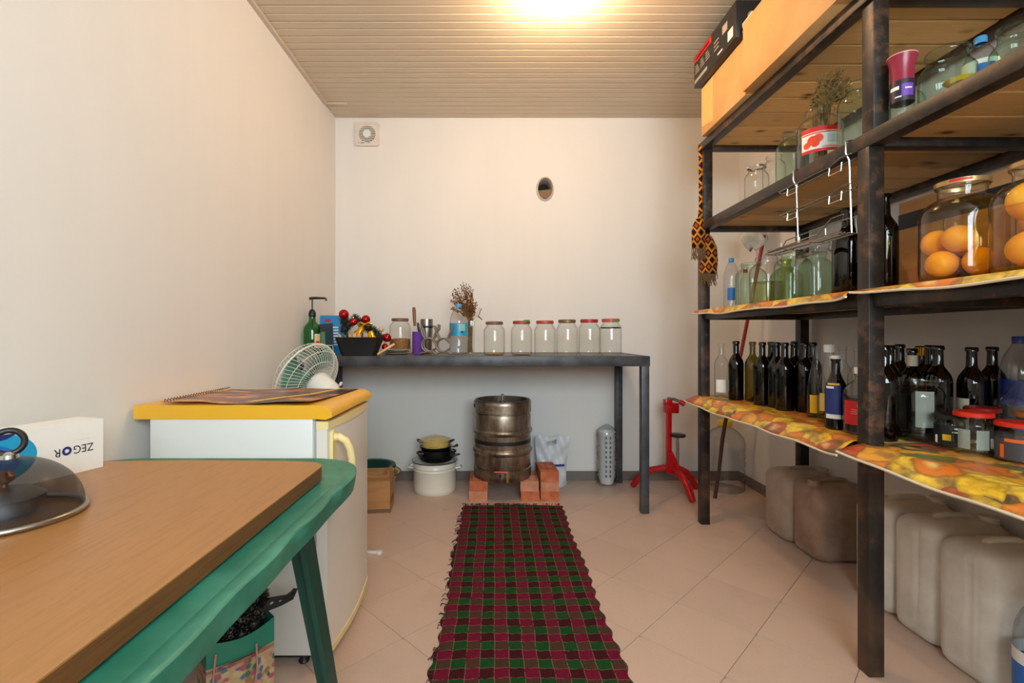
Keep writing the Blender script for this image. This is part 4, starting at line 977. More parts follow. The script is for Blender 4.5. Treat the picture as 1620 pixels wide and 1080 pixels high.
# six jars in a row on the work table
JL = [(782, 509, plain('brown_lid', lin(120, 82, 66), .5), 'clear empty jar with a dull brown lid nearest the dried flowers', None),
      (825, 508, plain('dark_red_lid', lin(160, 60, 52), .45), 'clear empty jar with a red and green lid beside the brown lidded jar', 1),
      (862, 507.5, plain('brick_red_lid', lin(178, 74, 62), .45), 'clear empty jar with a plain brick red lid in the middle of the row', None),
      (897, 506, plain('bronze_lid', lin(120, 98, 64), .4, .3), 'clear empty jar with a bronze coloured lid in the table row', None),
      (932, 505.5, plain('crimson_lid', lin(176, 40, 40), .4), 'clear empty jar with a crimson lid between bronze and green marked lids', None),
      (966, 504.5, plain('rose_lid', lin(190, 84, 70), .45), 'clear jar with a rose lid and dark shoulder band at the end of the row', 1)]
for k, (px, top, lm, lb, gm) in enumerate(JL):
    Y = 3.12 - .008 * k; t = jar(PX(px, Y), Y, wz, .068, PZ(top, Y) - wz - .004, lb, 'empty jars on the work table', CLEAR, .72, .74, lid=lm)
    if gm: B().patch(.068 * .72 + .0078, .212, .224, -PI / 2 + .2, -PI / 2 + 1.1, 6).obj('lid_print', GRN_I, t)
    if k == 5:
        B().lathe([(.0665, .170), (.062, .178)], 30).obj('dark_band', INK, t)
    if k in (0, 1): B().lathe([(.001, .008), (.060, .008), (.060, .012), (.001, .012)], 24).obj('sediment', plain('rusty_sediment', lin(190, 130, 80), .8), t)

# pump bottle
Y = 2.995; bx_ = PX(494, Y); t = thing('pump_bottle', 'green glass bottle with a black pump spout in the corner of the table', 'bottle', (bx_, Y, wz))
B().lathe([(.001, .006), (.040, .0), (.048, .006), (.050, .02), (.050, .155), (.046, .178), (.030, .200), (.021, .212), (.019, .236), (.019, .25)], 32).obj('glass_body', BOTG, t)
B().lathe([(.021, .240), (.022, .243), (.022, .266), (.016, .280), (.008, .288), (.001, .288)], 20).obj('pump_collar', BLACK, t)
B().tube([(0, 0, .285), (0, 0, .352)], .005, 8).obj('pump_stem', BLACK, t)
B().tube([(-.016, 0, .354), (.02, -.002, .357), (.082, -.006, .355), (.088, -.0065, .350), (.089, -.0065, .338)], [.009, .008, .006, .006, .005], 8).obj('pump_spout', BLACK, t)
B().tube([(0, 0, .25), (.003, 0, .02)], .004, 6).obj('dip_tube', BLACK, t)
B().patch(.0508, .05, .135, -.95, -.1, 8).obj('label', plain('cream_label', lin(224, 200, 150), .5), t); B().patch(.0514, .06, .09, -.8, -.25, 8).obj('label_print', REDI, t)
# blue packet
Y = 3.225; t = thing('blue_packet', 'upright blue packet with white pictures behind the black planter', 'packet', (PX(526, Y), Y, wz - .0005))
B().box(-.078, .078, -.018, .018, 0, .258, .002).obj('packet_body', plain('packet_blue', lin(40, 136, 200), .4), t)
B().box(-.045, -.005, -.0192, -.018, .215, .235).obj('packet_print', REDI, t, smooth=False)
for k in range(7): B().box(-.03 + .004 * k, .045, -.0192, -.018, .06 + .019 * k, .070 + .019 * k).obj('packet_print', PAPER, t, smooth=False)
Y = 3.160; t = thing('notepad', 'dark green and navy leaflet leaning against the blue packet', 'leaflet', (PX(517, Y), Y, wz + .006))
M_ = Matrix.Rotation(-.16, 4, 'X') @ Matrix.Rotation(-.10, 4, 'Y')
B().box(-.052, .045, 0, .008, 0, .20, M=M_).obj('leaflet_body', plain('leaflet_navy', lin(40, 56, 66), .45), t, smooth=False)
B().box(-.046, -.004, -.0012, 0, .03, .15, M=M_).obj('leaflet_panel', plain('leaflet_green', lin(60, 120, 90), .45), t, smooth=False)
for k in range(9): B().box(-.044, -.008, -.002, -.0012, .04 + .012 * k, .044 + .012 * k, M=M_).obj('text_line', plain('pale_line', lin(170, 190, 176), .5), t, smooth=False)
B().tube([(-.05, -.02, .055), (.05, -.03, .055), (.052, -.03, .004), (.03, -.03, .002)], .003, 6).obj('wire_easel', WHITE, t)
# black planter
Y = 3.03; t = thing('black_planter', 'black plastic planter box holding christmas ornaments and clothes pegs', 'planter', (PX(569, Y), Y, wz))
b = B(); o0 = rrect(-.105, .105, -.05, .05, .03); o1 = rrect(-.142, .142, -.062, .062, .03); n = len(o0); vs = [(x, y, .001) for x, y in o0] + [(x, y, .108) for x, y in o1] + [(x * 1.03, y * 1.05, .114) for x, y in o1] + [(x * .96, y * .9, .112) for x, y in o1] + [(x * .93, y * .9, .006) for x, y in o0]
fs = [tuple(reversed(range(n))), tuple(range(4 * n, 5 * n))] + [(i * n + k, i * n + (k + 1) % n, (i + 1) * n + (k + 1) % n, (i + 1) * n + k) for i in range(4) for k in range(n)]
b.add(vs, fs); b.obj('tub', BLACK, t)
# pegs
for k, (px, py, tl) in enumerate(((554, 531, -.05), (561, 531, .0), (568, 532, .05))):
    t = thing('clothes_peg', 'light wooden clothes peg standing in the black planter', 'clothes peg', (PX(px, 2.99) - math.sin(tl) * .12, 2.992, wz + .0065), 0, 'pegs in the black planter')
    for s_ in (-1, 1): B().box(-.0045 + .005 * s_, .0045 + .005 * s_ - .001 * s_, -.005, .005, 0, .128, .001, M=Matrix.Rotation(tl, 4, 'Y')).obj('peg_half', WOODL, t)
    B().tube([(-.01, -.006, .09), (.01, -.006, .09)], .0016, 5).obj('spring', STEEL, t)
t = thing('wooden_spoon', 'wooden spoon end sticking out of the black planter corner', 'spoon', (PX(540, 3.0), 3.0, wz + .05), 0)
B().tube([(.052, 0, -.034), (.0, 0, .055), (-.018, 0, .082)], [.006, .006, .008], 8).obj('spoon_handle', WOODL, t)
# ornaments
t = thing('green_garland', 'dark green frosted garland draped behind the black planter', 'garland', (PX(575, 3.15), 3.15, wz))
b1, b2 = B(), B(); core = B(); path = [(545, 508), (546, 520), (552, 512), (562, 505), (572, 510), (582, 518), (590, 524), (596, 530), (600, 535)]
for px, py in path:
    p = (PX(px, 3.15) - t.location.x, 0, PZ(py, 3.15) - wz); core.sphere(p, .024, 10, 6); spikes(p, .024, (1, 1, 1), 240)
core.tube([(PX(598, 3.15) - t.location.x, .0, .09), (PX(560, 3.15) - t.location.x, .0, .0115)], .01, 6).tube([(PX(546, 3.15) - t.location.x, .0, .16), (PX(560, 3.15) - t.location.x, .0, .0115)], .01, 6)
core.obj('core', GARL, t); o = b1.obj('blades', GARL, t, smooth=False); o['kind'] = 'stuff'; o = b2.obj('frosted_tips', plain('frost', lin(190, 194, 190), .6), t, smooth=False); o['kind'] = 'stuff'
for px, py, r_, lb in ((544, 497, .032, 'large shiny red bauble above the blue packet'), (559, 509, .025, 'red bauble half sunk in the garland next to the blue packet'), (579, 505, .028, 'shiny red bauble above the golden bells'), (612, 534, .029, 'shiny red bauble hanging at the end of the garland'), (609, 548.5, .022, 'small dark red bauble below the garland end')):
    Y = 3.15 - .018 - r_ * .75 if py < 520 else 3.126; t = thing('red_bauble', lb, 'ornament', (PX(px, Y), Y, PZ(py, Y) - r_), 0, 'red baubles on the garland')
    B().sphere((0, 0, r_), r_, 20, 14).obj('ball', REDS, t); B().lathe([(.006, 2 * r_ - .001), (.006, 2 * r_ + .006), (.001, 2 * r_ + .006)], 12).obj('hanger_cap', GOLD, t)
for px, py, tl in ((571, 522, .5), (587, 529, -.25)):
    Y = 3.042; t = thing('golden_bell', 'shiny golden bell ornament tied over the black planter', 'ornament', (PX(px, Y), Y, PZ(py, Y)), 0, 'golden bells')
    M_ = Matrix.Rotation(tl, 4, 'Y')
    B().lathe([(.034, -.034), (.031, -.030), (.022, -.012), (.019, .010), (.012, .022), (.001, .025)], 24, M=M_).obj('bell_cup', GOLD, t)
    B().sphere(tuple(M_ @ Vector((0, 0, -.034))), .008, 10, 8).obj('clapper', GOLD, t)
t = thing('golden_bow', 'golden ribbon bow above the two bells', 'ornament', (PX(577, 3.05), 3.05, PZ(513, 3.05)))
for s_ in (-1, 1): B().tube([(0, 0, 0), (s_ * .025, -.004, .012), (s_ * .042, 0, .006), (s_ * .03, .004, -.008), (0, 0, -.002)], .006, 6).obj('loop', GOLD, t)
B().sphere((0, -.004, 0), .009, 10, 8).obj('knot', GOLD, t)
t = tag(B().sphere((0, 0, .018), .018, 14, 10).obj('cream_bauble', plain('pearl', lin(220, 186, 130), .3), loc=(PX(603, 3.14), 3.14, PZ(525, 3.14))), 'small cream bauble near the end of the garland', 'ornament')

# stack of plates with the grain jar, wooden scraper
Y = 3.22; sx_ = PX(628, Y)
for k, (r_, z_, lb, mt) in enumerate(((.098, 0, 'pale stoneware plate at the bottom of the stack under the grain jar', BEIGEP), (.094, .011, 'greyish plate in the middle of the stack under the grain jar', plain('grey_glaze', lin(150, 142, 130), .3)), (.090, .021, 'white plate directly under the grain jar', PAPER))):
    t = tag(B().lathe([(.001, .003), (r_ * .6, .0), (r_ * .7, .001), (r_, .010), (r_ + .001, .012), (r_ * .7, .0045), (.001, .0045)], 36).obj('plate', mt, loc=(sx_, Y, wz + z_)), lb, 'plate', 'plates under the grain jar')
t = jar(PX(633, Y), Y, wz + .0290, .070, .204, 'glass jar of brown grain standing on the stacked plates', None, CLEAR, .70, .74, lid=plain('brown_lid', lin(120, 82, 66), .5))
B().lathe([(.001, .008), (.064, .008), (.066, .02), (.066, .072), (.03, .078), (.001, .074)], 30).obj('grain', GRAIN, t)
t = tag(B().box(-.06, .06, -.02, .02, 0, .014, .002, M=Matrix.Rotation(-.55, 4, 'Y')).obj('wooden_block', WOODL, loc=(PX(612, 3.0), 3.0, wz + .034)), 'tilted light wooden block beside the black planter', 'wood block')
# purple cup with knife
Y = 3.172; t = thing('purple_cup', 'straight purple plastic cup holding kitchen knives', 'cup', (PX(662, Y), Y, wz))
B().lathe([(.001, .004), (.038, 0), (.040, .003), (.041, .148), (.042, .150), (.038, .149), (.036, .006), (.001, .006)], 30).obj('cup_body', PURPLE, t)
t = thing('kitchen_knife', 'kitchen knife with a brown wooden handle standing in the purple cup', 'knife', (PX(659, Y), Y, wz + .008))
B().box(-.010, .010, -.001, .001, 0, .185, M=Matrix.Rotation(-.06, 4, 'Y')).obj('blade', STEEL, t, smooth=False)
B().tube([(-.011, 0, .18), (-.014, 0, .23), (-.016, 0, .28), (-.018, 0, .302)], [.009, .011, .012, .008], 10).obj('handle', WOODH, t)
t = thing('black_knife', 'short black handled knife standing in the purple cup', 'knife', (PX(660, Y) + .016, Y - .012, wz + .008))
B().box(-.008, .008, -.001, .001, 0, .14).obj('blade', STEEL, t, smooth=False); B().tube([(0, 0, .14), (-.004, 0, .17), (-.01, 0, .20)], [.009, .010, .007], 10).obj('handle', BLACK, t)
# steel shaker
Y = 3.28; t = thing('steel_tumbler', 'tall brushed steel tumbler behind the wire wine rack', 'tumbler', (PX(675, Y), Y, wz))
B().lathe([(.001, .003), (.032, 0), (.034, .004), (.042, .17), (.043, .235), (.041, .236), (.036, .17), (.03, .006), (.001, .006)], 32).obj('tumbler_body', STEEL, t); B().lathe([(.0425, .176), (.0432, .19)], 32).obj('dark_band', BLACK, t)
# scrolled wire wine rack
Y = 3.03; t = thing('wine_rack', 'scrolled silver wire bottle rack beside the water bottle', 'rack', (PX(689, Y), Y, wz))
WR = plain('pewter', lin(150, 140, 130), .3, .9)
def arc(cx, cz, r_, a0, a1, y=0, n=12): return [(cx + r_ * math.cos(a0 + (a1 - a0) * k / n), y, cz + r_ * math.sin(a0 + (a1 - a0) * k / n)) for k in range(n + 1)]
for y in (0, .09):
    for s_ in (-1, 1):
        B().tube(arc(.045 * s_, .065, .042, PI / 2 - 1.3, PI / 2 + 1.3 + PI * .9, y, 18), .0062, 8).obj('scroll', WR, t)
        B().tube([(.045 * s_ + .03, y, .105), (.045 * s_ + .045, y, .145), (.045 * s_ + .060, y, .165), (.045 * s_ + .062, y, .195)], .0056, 8).obj('scroll', WR, t)
        B().tube([(.045 * s_ - .02, y, .10), (.045 * s_ - .040, y, .135), (.045 * s_ - .045, y, .16), (.045 * s_ - .058, y, .188)], .0056, 8).obj('scroll', WR, t)
        B().tube([(.045 * s_ + .025, y, .03), (.045 * s_ + .042, y, .012), (.045 * s_ + .052, y, .006)], .0056, 8).obj('foot', WR, t)
    B().tube([(-.1, y, .014), (-.045, y, .022), (0, y, .010), (.045, y, .022), (.1, y, .012)], .0056, 8).obj('lower_wire', WR, t)
for z in (.065, .15): B().tube([(0, 0, z), (0, .09, z)], .005, 8).obj('spacer', WR, t)
# water bottle
Y = 3.195; t = bottle(PX(725.5, Y), Y, wz, .0595, .345, PETC, 'clear plastic water bottle with a light blue cap and turquoise label', None, 'pet', BLUEC, (.90, .965), .34, 'water_bottle')
B().lathe([(.0605, .122), (.0605, .206)], 36).obj('label', BLUEL, t)
B().patch(.0609, .154, .200, -PI / 2 + .10, -PI / 2 + .85, 8).obj('label_print', plain('pale_green_print', lin(150, 190, 190), .5), t); B().patch(.0612, .142, .154, -PI / 2 + .35, -PI / 2 + .6, 6).obj('label_print', BLUED, t)
# vase with dried flowers
Y = 3.335; vx_ = PX(744, Y); t = thing('glass_vase', 'narrow clear glass vase holding the dried flowers', 'vase', (vx_ , Y, wz))
B().prism(rrect(-.028, .028, -.028, .028, .006, 3), 0, .008).obj('vase_base', CLEAR, t)
o = rrect(-.028, .028, -.028, .028, .006, 3); n = len(o); B().add([(x, y, .004) for x, y in o] + [(x, y, .225) for x, y in o], [(k, (k + 1) % n, n + (k + 1) % n, n + k) for k in range(n)]).obj('vase_wall', CLEAR, t)
t = thing('dried_flowers', 'bunch of brown dried flower spikes in the narrow vase', 'dried flowers', (vx_, Y, wz + .009))
b1, b2 = B(), B()
for k in range(56):
    a = random.uniform(-1, 1); tipx = -.048 + a * .090; tipz = random.uniform(.32, .485) - .10 * abs(a) ** 2; tipy = random.uniform(-.05, .05)
    p0_, p1_, p2_ = Vector((random.uniform(-.018, .018), random.uniform(-.018, .018), 0)), Vector((random.uniform(-.018, .018), random.uniform(-.018, .018), .218)), Vector((tipx, tipy, tipz))
    pc = p1_ * .75 + p2_ * .25 + Vector((0, 0, .03)); up_ = lambda s: p1_ * (1 - s) ** 2 + pc * 2 * s * (1 - s) + p2_ * s * s
    b1.tube([p0_, (p0_ + p1_) / 2] + [up_(q / 6) for q in range(7)], .0013, 4)
    for q in range(16):
        s = .30 + .70 * q / 15; b2.sphere(up_(s) + Vector((random.uniform(-1, 1), random.uniform(-1, 1), random.uniform(-.6, 1))) * .007, random.uniform(.0028, .0055), 5, 4)
for (tx2, tz2) in ((.065, .30), (.07, .225)): 
    b1.tube([(.012, 0, .12), (.016, 0, .222), (.04, 0, .250), (tx2, 0, tz2 + .01)], .0013, 4)
    for q in range(8): b2.sphere((.045 + (tx2 - .045) * q / 7 + .01, 0, .25 + (tz2 - .25) * q / 7), .004, 5, 4)
b1.obj('stems', HERB, t); o = b2.obj('blossoms', DRIED, t); o['kind'] = 'stuff'

# ------------------------------------------------------------------ lower shelf, wine bottles
z = SZ[0]; GW = 'wine bottles on the lower shelf'
ROWL = 'nearly black wine bottle in the front row between olive and clear bottles'
bottle(1.300, 2.600, z, .0375, .315, DARKG, 'dark brown wine bottle standing first on the lower shelf by the thin post', GW)
bottle(1.367, 2.560, z, .0375, .312, OLIVEG, 'translucent olive green wine bottle on the lower shelf', GW)
for x, y in ((1.333, 2.405), (1.353, 2.318), (1.338, 2.228), (1.402, 2.183)): bottle(x, y, z, .0375, .312, DARKG, ROWL, GW)
for x, y in ((1.420, 2.480), (1.430, 2.307), (1.508, 2.290)): bottle(x, y, z, .0375, .312, DARKG, 'nearly black wine bottle standing behind the front row on the lower shelf', GW)
t = bottle(1.524, 2.450, z, .0375, .315, DARKG, 'dark wine bottle with a green capsule and pale neck label at the back', GW)
B().lathe([(.0165, .315 * .87), (.0185, .315 * .99), (.016, .316), (.001, .316)], 20).obj('capsule', plain('teal_foil', lin(20, 110, 100), .4), t); B().lathe([(.0165, .222), (.0158, .272)], 20).obj('neck_label', BEIGEP, t)
t = bottle(1.27, 2.705, z, .036, .30, CLEAR, 'clear bottle with a pale label half hidden behind the first dark bottle', GW); lab(t, .036, .03, .10, PAPER, .8)
t = bottle(1.363, 2.045, z, .036, .298, CLEAR, 'slim clear bottle with a little amber liquid and a yellow label', GW, 'cone'); B().lathe([(.001, .012), (.034, .012), (.034, .075), (.001, .075)], 24).obj('liquid', BROWNG, t); lab(t, .036, .02, .095, YELI, .7)
t = bottle(1.340, 1.935, z, .041, .308, CLEAR, 'clear spirit bottle with a white screw cap and pale liquid', GW, 'cone', PAPER, (.90, 1.0), .46); B().lathe([(.001, .012), (.039, .012), (.039, .10), (.001, .10)], 24).obj('liquid', WINEL, t); lab(t, .041, .045, .115, plain('straw_label', lin(220, 196, 110), .5), .55, -.3)
t = bottle(1.2636, 1.790, z, .034, .262, BROWNG, 'brown swing top bottle with a blue label beside the thick post', GW, 'swing', WHITE, (.975, 1.03), .42)
l = lab(t, .034, .055, .165, BLUED, .75, -.25); lab(t, .034, .04, .056, PAPER, .75, -.25, 'label_print'); lab(t, .034, .150, .158, PAPER, .4, -.55, 'label_print', .0014); lab(t, .034, .163, .170, YELI, .55, -.2, 'label_print', .0014)
B().tube([(.012, 0, .262), (.019, -.004, .25), (.020, -.006, .225), (.016, -.004, .21)], .0016, 6).obj('swing_wire', WHITE, t)
t = bottle(1.285, 1.70, z, .050, .232, CLEAR, 'glass flagon of dark liquid with a red label against the thick post', GW, 'flagon', WHITE, (.90, 1.0), .34)
B().lathe([(.001, .010), (.048, .010), (.0482, .128), (.001, .128)], 28).obj('liquid', DARKL, t)
lab(t, .050, .035, .118, REDI, 1.0); lab(t, .050, .096, .110, BEIGEP, .42, .28, 'label_print', .0016); lab(t, .050, .036, .048, PAPER, .14, .72, 'label_print', .0016)
for k in range(3): lab(t, .050, .086 - .007 * k, .089 - .007 * k, plain('pink_print', lin(230, 130, 130), .5), .6, .1, 'label_print', .0014)
B().tube([(-.018, -.012, .205), (-.034, -.022, .208), (-.040, -.026, .190), (-.030, -.020, .172)], .005, 8).obj('glass_handle', CLEAR, t)
bottle(1.430, 1.985, z, .034, .300, CLEAR, 'empty clear bottle at the back behind the white capped bottle', GW); bottle(1.392, 1.850, z, .034, .298, CLEAR, 'empty clear bottle at the back behind the swing top bottle', GW)

# beyond the thick post
t = bottle(1.293, 1.603, z, .037, .310, BROWNG, 'dark brown bottle right behind the thick post', GW)
BK = 'dark bottle at the back of the lower shelf behind the big green based jar'
for x, y in ((1.391, 1.702), (1.594, 1.900), (1.560, 1.730)): bottle(x, y, z, .037, .310, DARKG, BK, GW)
t = bottle(1.486, 1.720, z, .037, .298, DARKG, 'dark bottle with a pale neck band behind the big green based jar', GW); B().lathe([(.0157, .236), (.0150, .274)], 20).obj('neck_label', BEIGEP, t)
t = bottle(1.586, 1.800, z, .036, .305, BROWNG, 'dark bottle with a gold neck at the back of the lower shelf', GW); B().lathe([(.0150, .270), (.0178, .300), (.001, .306)], 20).obj('gold_foil', GOLD, t)
bottle(1.514, 1.650, z, .038, .310, DARKG, 'broad dark bottle touching the green based jar on its wall side', GW)
t = jar(1.402, 1.597, z, .066, .205, 'large empty jar with a green base standing before the dark bottles', None, CLEAR, .80, .72)
B().lathe([(.001, .003), (.060, .003), (.064, .012), (.058, .018), (.001, .014)], 32).obj('thick_base', GREENG, t); lab(t, .064, .05, .165, plain('grey_label', lin(150, 158, 150), .6), .38, .25, 'inner_label', -.001)
t = bottle(1.599, 1.620, z, .0375, .305, DARKG, 'dark wine bottle with a pale side label near the wall', GW); lab(t, .0375, .03, .135, BEIGEP, .55, -.7)
bottle(1.740, 1.690, z, .0375, .305, DARKG, 'unlabelled dark wine bottle close to the wall beside the labelled one', GW)
t = bottle(1.700, 1.568, z, .046, .352, PETC, 'large clear plastic bottle with a deep blue cap near the wall', GW, 'pet', BLUEK, (.90, .97), .34, 'plastic_bottle'); B().lathe([(.047, .12), (.047, .2)], 30).obj('label', BLUED, t)
t = thing('glass_decanter', 'clear glass decanter with a painted bluish reflection behind the red lidded jars', 'decanter', (1.620, 1.468, z))
B().lathe([(.001, .006), (.054, 0), (.070, .012), (.072, .04), (.070, .10), (.063, .14), (.042, .18), (.022, .205), (.020, .255), (.028, .268), (.026, .270)], 36).obj('glass_body', CLEAR, t); lab(t, .0715, .06, .10, plain('steel_blue_reflection', lin(90, 130, 160), .4), .7)  # steel blue patch is a bluish reflection painted onto the glass
B().tube([(.030, -.036, .175), (.056, -.066, .185), (.064, -.076, .15), (.042, -.050, .11)], .006, 8).obj('glass_handle', CLEAR, t)
t = jar(1.389, 1.402, z, .043, .118, 'small empty jar with a bright red lid beside the black labelled jar', 'small preserve jars', CLEAR, .88, .72, lid=REDL); lab(t, .042, .02, .075, plain('grey_label', lin(150, 158, 150), .6), .35, .5, 'inner_label'); lab(t, .042, .02, .075, plain('grey_label', lin(150, 158, 150), .6), .35, -.5, 'inner_label')
t = jar(1.400, 1.488, z, .037, .098, 'small jar with a black lid and a black label with a yellow seal', 'small preserve jars', CLEAR, .88, .74, lid=BLACK)
lab(t, .037, .012, .072, INK, 1.2); lab(t, .037, .026, .044, YELI, .26, -.15, 'label_seal', .0016); lab(t, .037, .016, .040, PAPER, .10, -.85, 'barcode', .0016); lab(t, .037, .060, .065, PAPER, .22, .5, 'label_print', .0016); lab(t, .037, .050, .054, PAPER, .28, .45, 'label_print', .0016)
jar(1.505, 1.492, z, .041, .118, 'small jar with a dark red lid behind the bright red lidded jar', 'small preserve jars', CLEAR, .88, .72, lid=plain('oxblood_lid', lin(140, 22, 20), .35))
t = jar(1.470, 1.405, z, .028, .090, 'small dark jar with a white barcode between the two bright red lids', 'small preserve jars', BROWNG, .88, .74, lid=BLACK); lab(t, .028, .012, .07, INK, 1.3); lab(t, .028, .016, .045, PAPER, .16, -.55, 'barcode', .0016); lab(t, .028, .03, .044, YELI, .2, .35, 'label_print', .0016)
t = jar(1.4376, 1.322, z, .050, .102, 'low jar with a bright red lid and a grey printed label', 'small preserve jars', CLEAR, .90, .70, lid=REDL)
lab(t, .050, .008, .064, plain('charcoal_label', lin(66, 64, 68), .5), 1.3); lab(t, .050, .056, .065, ORAI, .9, .3, 'label_print', .0016); lab(t, .050, .012, .048, ORAI, .10, -.72, 'label_print', .0016)
jar(1.540, 1.385, z, .036, .118, 'small jar with a red and gold lid behind the grey labelled jar', 'small preserve jars', CLEAR, .88, .72, lid=plain('gold_red_lid', lin(196, 120, 50), .35, .4))

# ------------------------------------------------------------------ second shelf: empty jars, oranges
z = SZ[1]; GJ = 'jars on the shelf below the wire rack'
jar(1.372, 2.585, z, .077, .238, 'greenish open jar standing first on the shelf below the wire rack', GJ, GREENG, .60)
t = bottle(1.492, 2.474, z, .075, .25, LIMEG, 'yellow green glass demijohn behind the first greenish jar', GJ, 'flagon')
t = jar(1.345, 2.390, z, .077, .238, 'clear jar with yellowish content in front of the lime green demijohn', GJ, CLEAR, .60); B().lathe([(.001, .010), (.070, .010), (.0735, .03), (.0735, .115), (.001, .115)], 30).obj('liquid', WINEL, t)
jar(1.36, 2.205, z, .075, .238, 'greenish empty jar in the middle below the wire rack', GJ, GREENG, .60)
jar(1.345, 2.020, z, .075, .238, 'pale empty jar below the hanging wire rack next to the dark bottle', GJ, CLEAR, .60)
jar(1.500, 2.258, z, .070, .238, 'empty jar at the back behind the middle greenish jar', GJ, GREENG, .60)
bottle(1.345, 1.838, z, .052, .335, DARKG, 'big dark glass bottle under the end of the wire rack', GJ)
t = bottle(1.345, 2.745, z, .040, .30, PETC, 'clear plastic bottle with a blue cap behind the far post', None, 'pet', BLUEC, (.90, .97), .36, 'plastic_bottle'); lab(t, .040, .05, .12, BLUEM, .5)
t = bottle(1.412, 2.72, z, .026, .25, CLEAR, 'thin clear bottle with a red neck band beside the blue capped one', None, 'wine'); B().lathe([(.0112, .205), (.0104, .225)], 16).obj('neck_band', REDI, t)
# white board behind the jars and a brown tube on the rack
tag(B().box(1.58, 1.60, 2.10, 2.62, z, z + .25, .002).obj('white_panel', WHITE), 'white flat panel standing behind the empty jars', 'panel')
# black bottle, cardboard box, dark pan by the oranges
t = bottle(1.338, 1.655, z, .037, .335, DARKG, 'black wine bottle just behind the thick post next to the cardboard box', None); 
t = thing('striped_box', 'cardboard box with a black stripe behind the jars of oranges', 'box', (1.60, 1.49, z), 0)
B().box(-.12, .12, -.28, .28, 0, .335, .003).obj('carton_shell', CARDB, t); B().box(-.1212, -.12, -.28, .28, .235, .29).obj('black_stripe', INK, t, smooth=False)
for y_ in (-.12, .10): B().box(-.1210, -.1202, y_, y_ + .003, .0, .235).obj('fold_line', plain('brown_print', lin(110, 66, 40), .8), t, smooth=False)
t = thing('black_saucepan', 'black saucepan lid edge showing between box and jar of oranges', 'pan', (1.43, 1.50, z), .3)
B().lathe([(.001, 0), (.03, 0), (.04, .02), (.044, .11), (.047, .115), (.041, .112), (.001, .10)], 24).obj('pan_body', BLACKM, t); B().tube([(-.035, -.015, .10), (-.055, -.022, .115), (-.05, -.02, .13)], .007, 8).obj('handle', BLACKM, t)
def orange(x, y, z, r, jl):
    o = put('orange', cached(('orange', round(r, 3)), lambda: B().sphere((0, 0, 0), r, 24, 16, (1, 1, .94)).mesh('orange', ORANGE)), None, (x, y, z), (random.random() * 3, random.random(), random.random()))
    tag(o, jl, 'orange', jl)
def orangejar(x, y, r, h, lb, brine, fruit, jl):
    t = jar(x, y, z, r, h, lb, 'jars of oranges', CLEAR, .56, .66, rim=BRASS)
    lv = brine * h; B().lathe([(.001, .010), (r * .9, .010), (r * .985, .03), (r * .985, min(lv, h * .64))] + ([(r * .93, h * .72), (r * .80, h * .79)] if brine > .7 else []) + [(.001, lv)], 36).obj('brine', PICKLE, t)
    for dx, dy, dz, rr_ in fruit: orange(x + dx, y + dy, z + dz, rr_, jl)
    return t
q4 = [(.0523 * math.cos(a), .0523 * math.sin(a), .0475, .037) for a in (3.05, 3.05 + PI / 2, 3.05 + PI, 3.05 - PI / 2)]; q3 = [(.0523 * math.cos(a), .0523 * math.sin(a), .1105, .037) for a in (3.05 + PI / 4, 3.05 - PI / 4, 3.05 + 5 * PI / 4)]
jlt = orangejar(1.282, 1.325, .092, .272, 'big jar of whole oranges in amber brine with a red and brass rim', .80, q4 + q3, 'whole orange in the jar with the red and brass rim')
B().patch(.092 * .56 + .0075, .264, .271, 3.5, 4.3, 8).obj('rim_print', REDI, jlt)
orangejar(1.295, 1.140, .092, .262, 'second big jar of oranges with a plain brass rim and no red', .60, [(-.043, -.012, .055, .0435), (.0403, .0214, .0545, .0435), (.0277, -.0414, .1065, .0385), (-.030, -.004, .168, .048), (.035, .040, .135, .036)], 'large orange in the jar without red rim')

# ------------------------------------------------------------------ third shelf
z = SZ[2]; G3 = 'jars on the third shelf'
jar(1.272, 2.345, z, .053, .170, 'clear jar with a steel rim on the third shelf near the woven belt', G3, CLEAR, .68, .68, rim=CHROME)
jar(1.298, 2.244, z, .048, .185, 'small clear jar beside the steel rimmed jar on the third shelf', G3, CLEAR, .62)
jar(1.315, 2.112, z, .076, .238, 'greenish jar next to the jar with the tomato label', G3, GREENG, .60)
t = jar(1.282, 1.905, z, .077, .238, 'jar with a red and white tomato label holding dried herbs', G3, CLEAR, .60)
lab(t, .077, .055, .150, PAPER, .95, .1); lab(t, .077, .132, .150, REDI, .95, .1, 'label_print', .0016); lab(t, .077, .124, .129, ORAI, .9, .1, 'label_print', .0016); lab(t, .077, .055, .066, REDI, .95, .1, 'label_print', .0016); lab(t, .077, .069, .074, plain('pink_print', lin(230, 130, 130), .5), .45, .55, 'label_print', .0016); lab(t, .077, .085, .118, plain('pale_blue_print', lin(196, 212, 226), .5), .3, .62, 'label_print', .0016)
def cdisc(t, r, aoff, zc, rad, mat, lift=.002):
    a = facing(t.location.x, t.location.y) + aoff; n = 18; vs = []
    for k in range(n): q = 2 * PI * k / n; aa = a + rad * math.cos(q) / r; vs.append(((r + lift) * math.cos(aa), (r + lift) * math.sin(aa), zc + rad * math.sin(q)))
    return B().add(vs, [tuple(range(n))]).obj('tomato_print', mat, t, smooth=False)
TOM = plain('tomato_ink', lin(226, 70, 30), .45)
for aoff, zc, rad in ((-.30, .100, .018), (-.05, .106, .016), (-.55, .085, .013), (-.18, .088, .014)): cdisc(t, .077, aoff, zc, rad, TOM, .002 + rad * .02)
t = thing('dried_herbs', 'bushy bundle of dried grey green herbs standing in the tomato labelled jar', 'dried herbs', (1.282, 1.905, z + .012))
b1, b2 = B(), B()
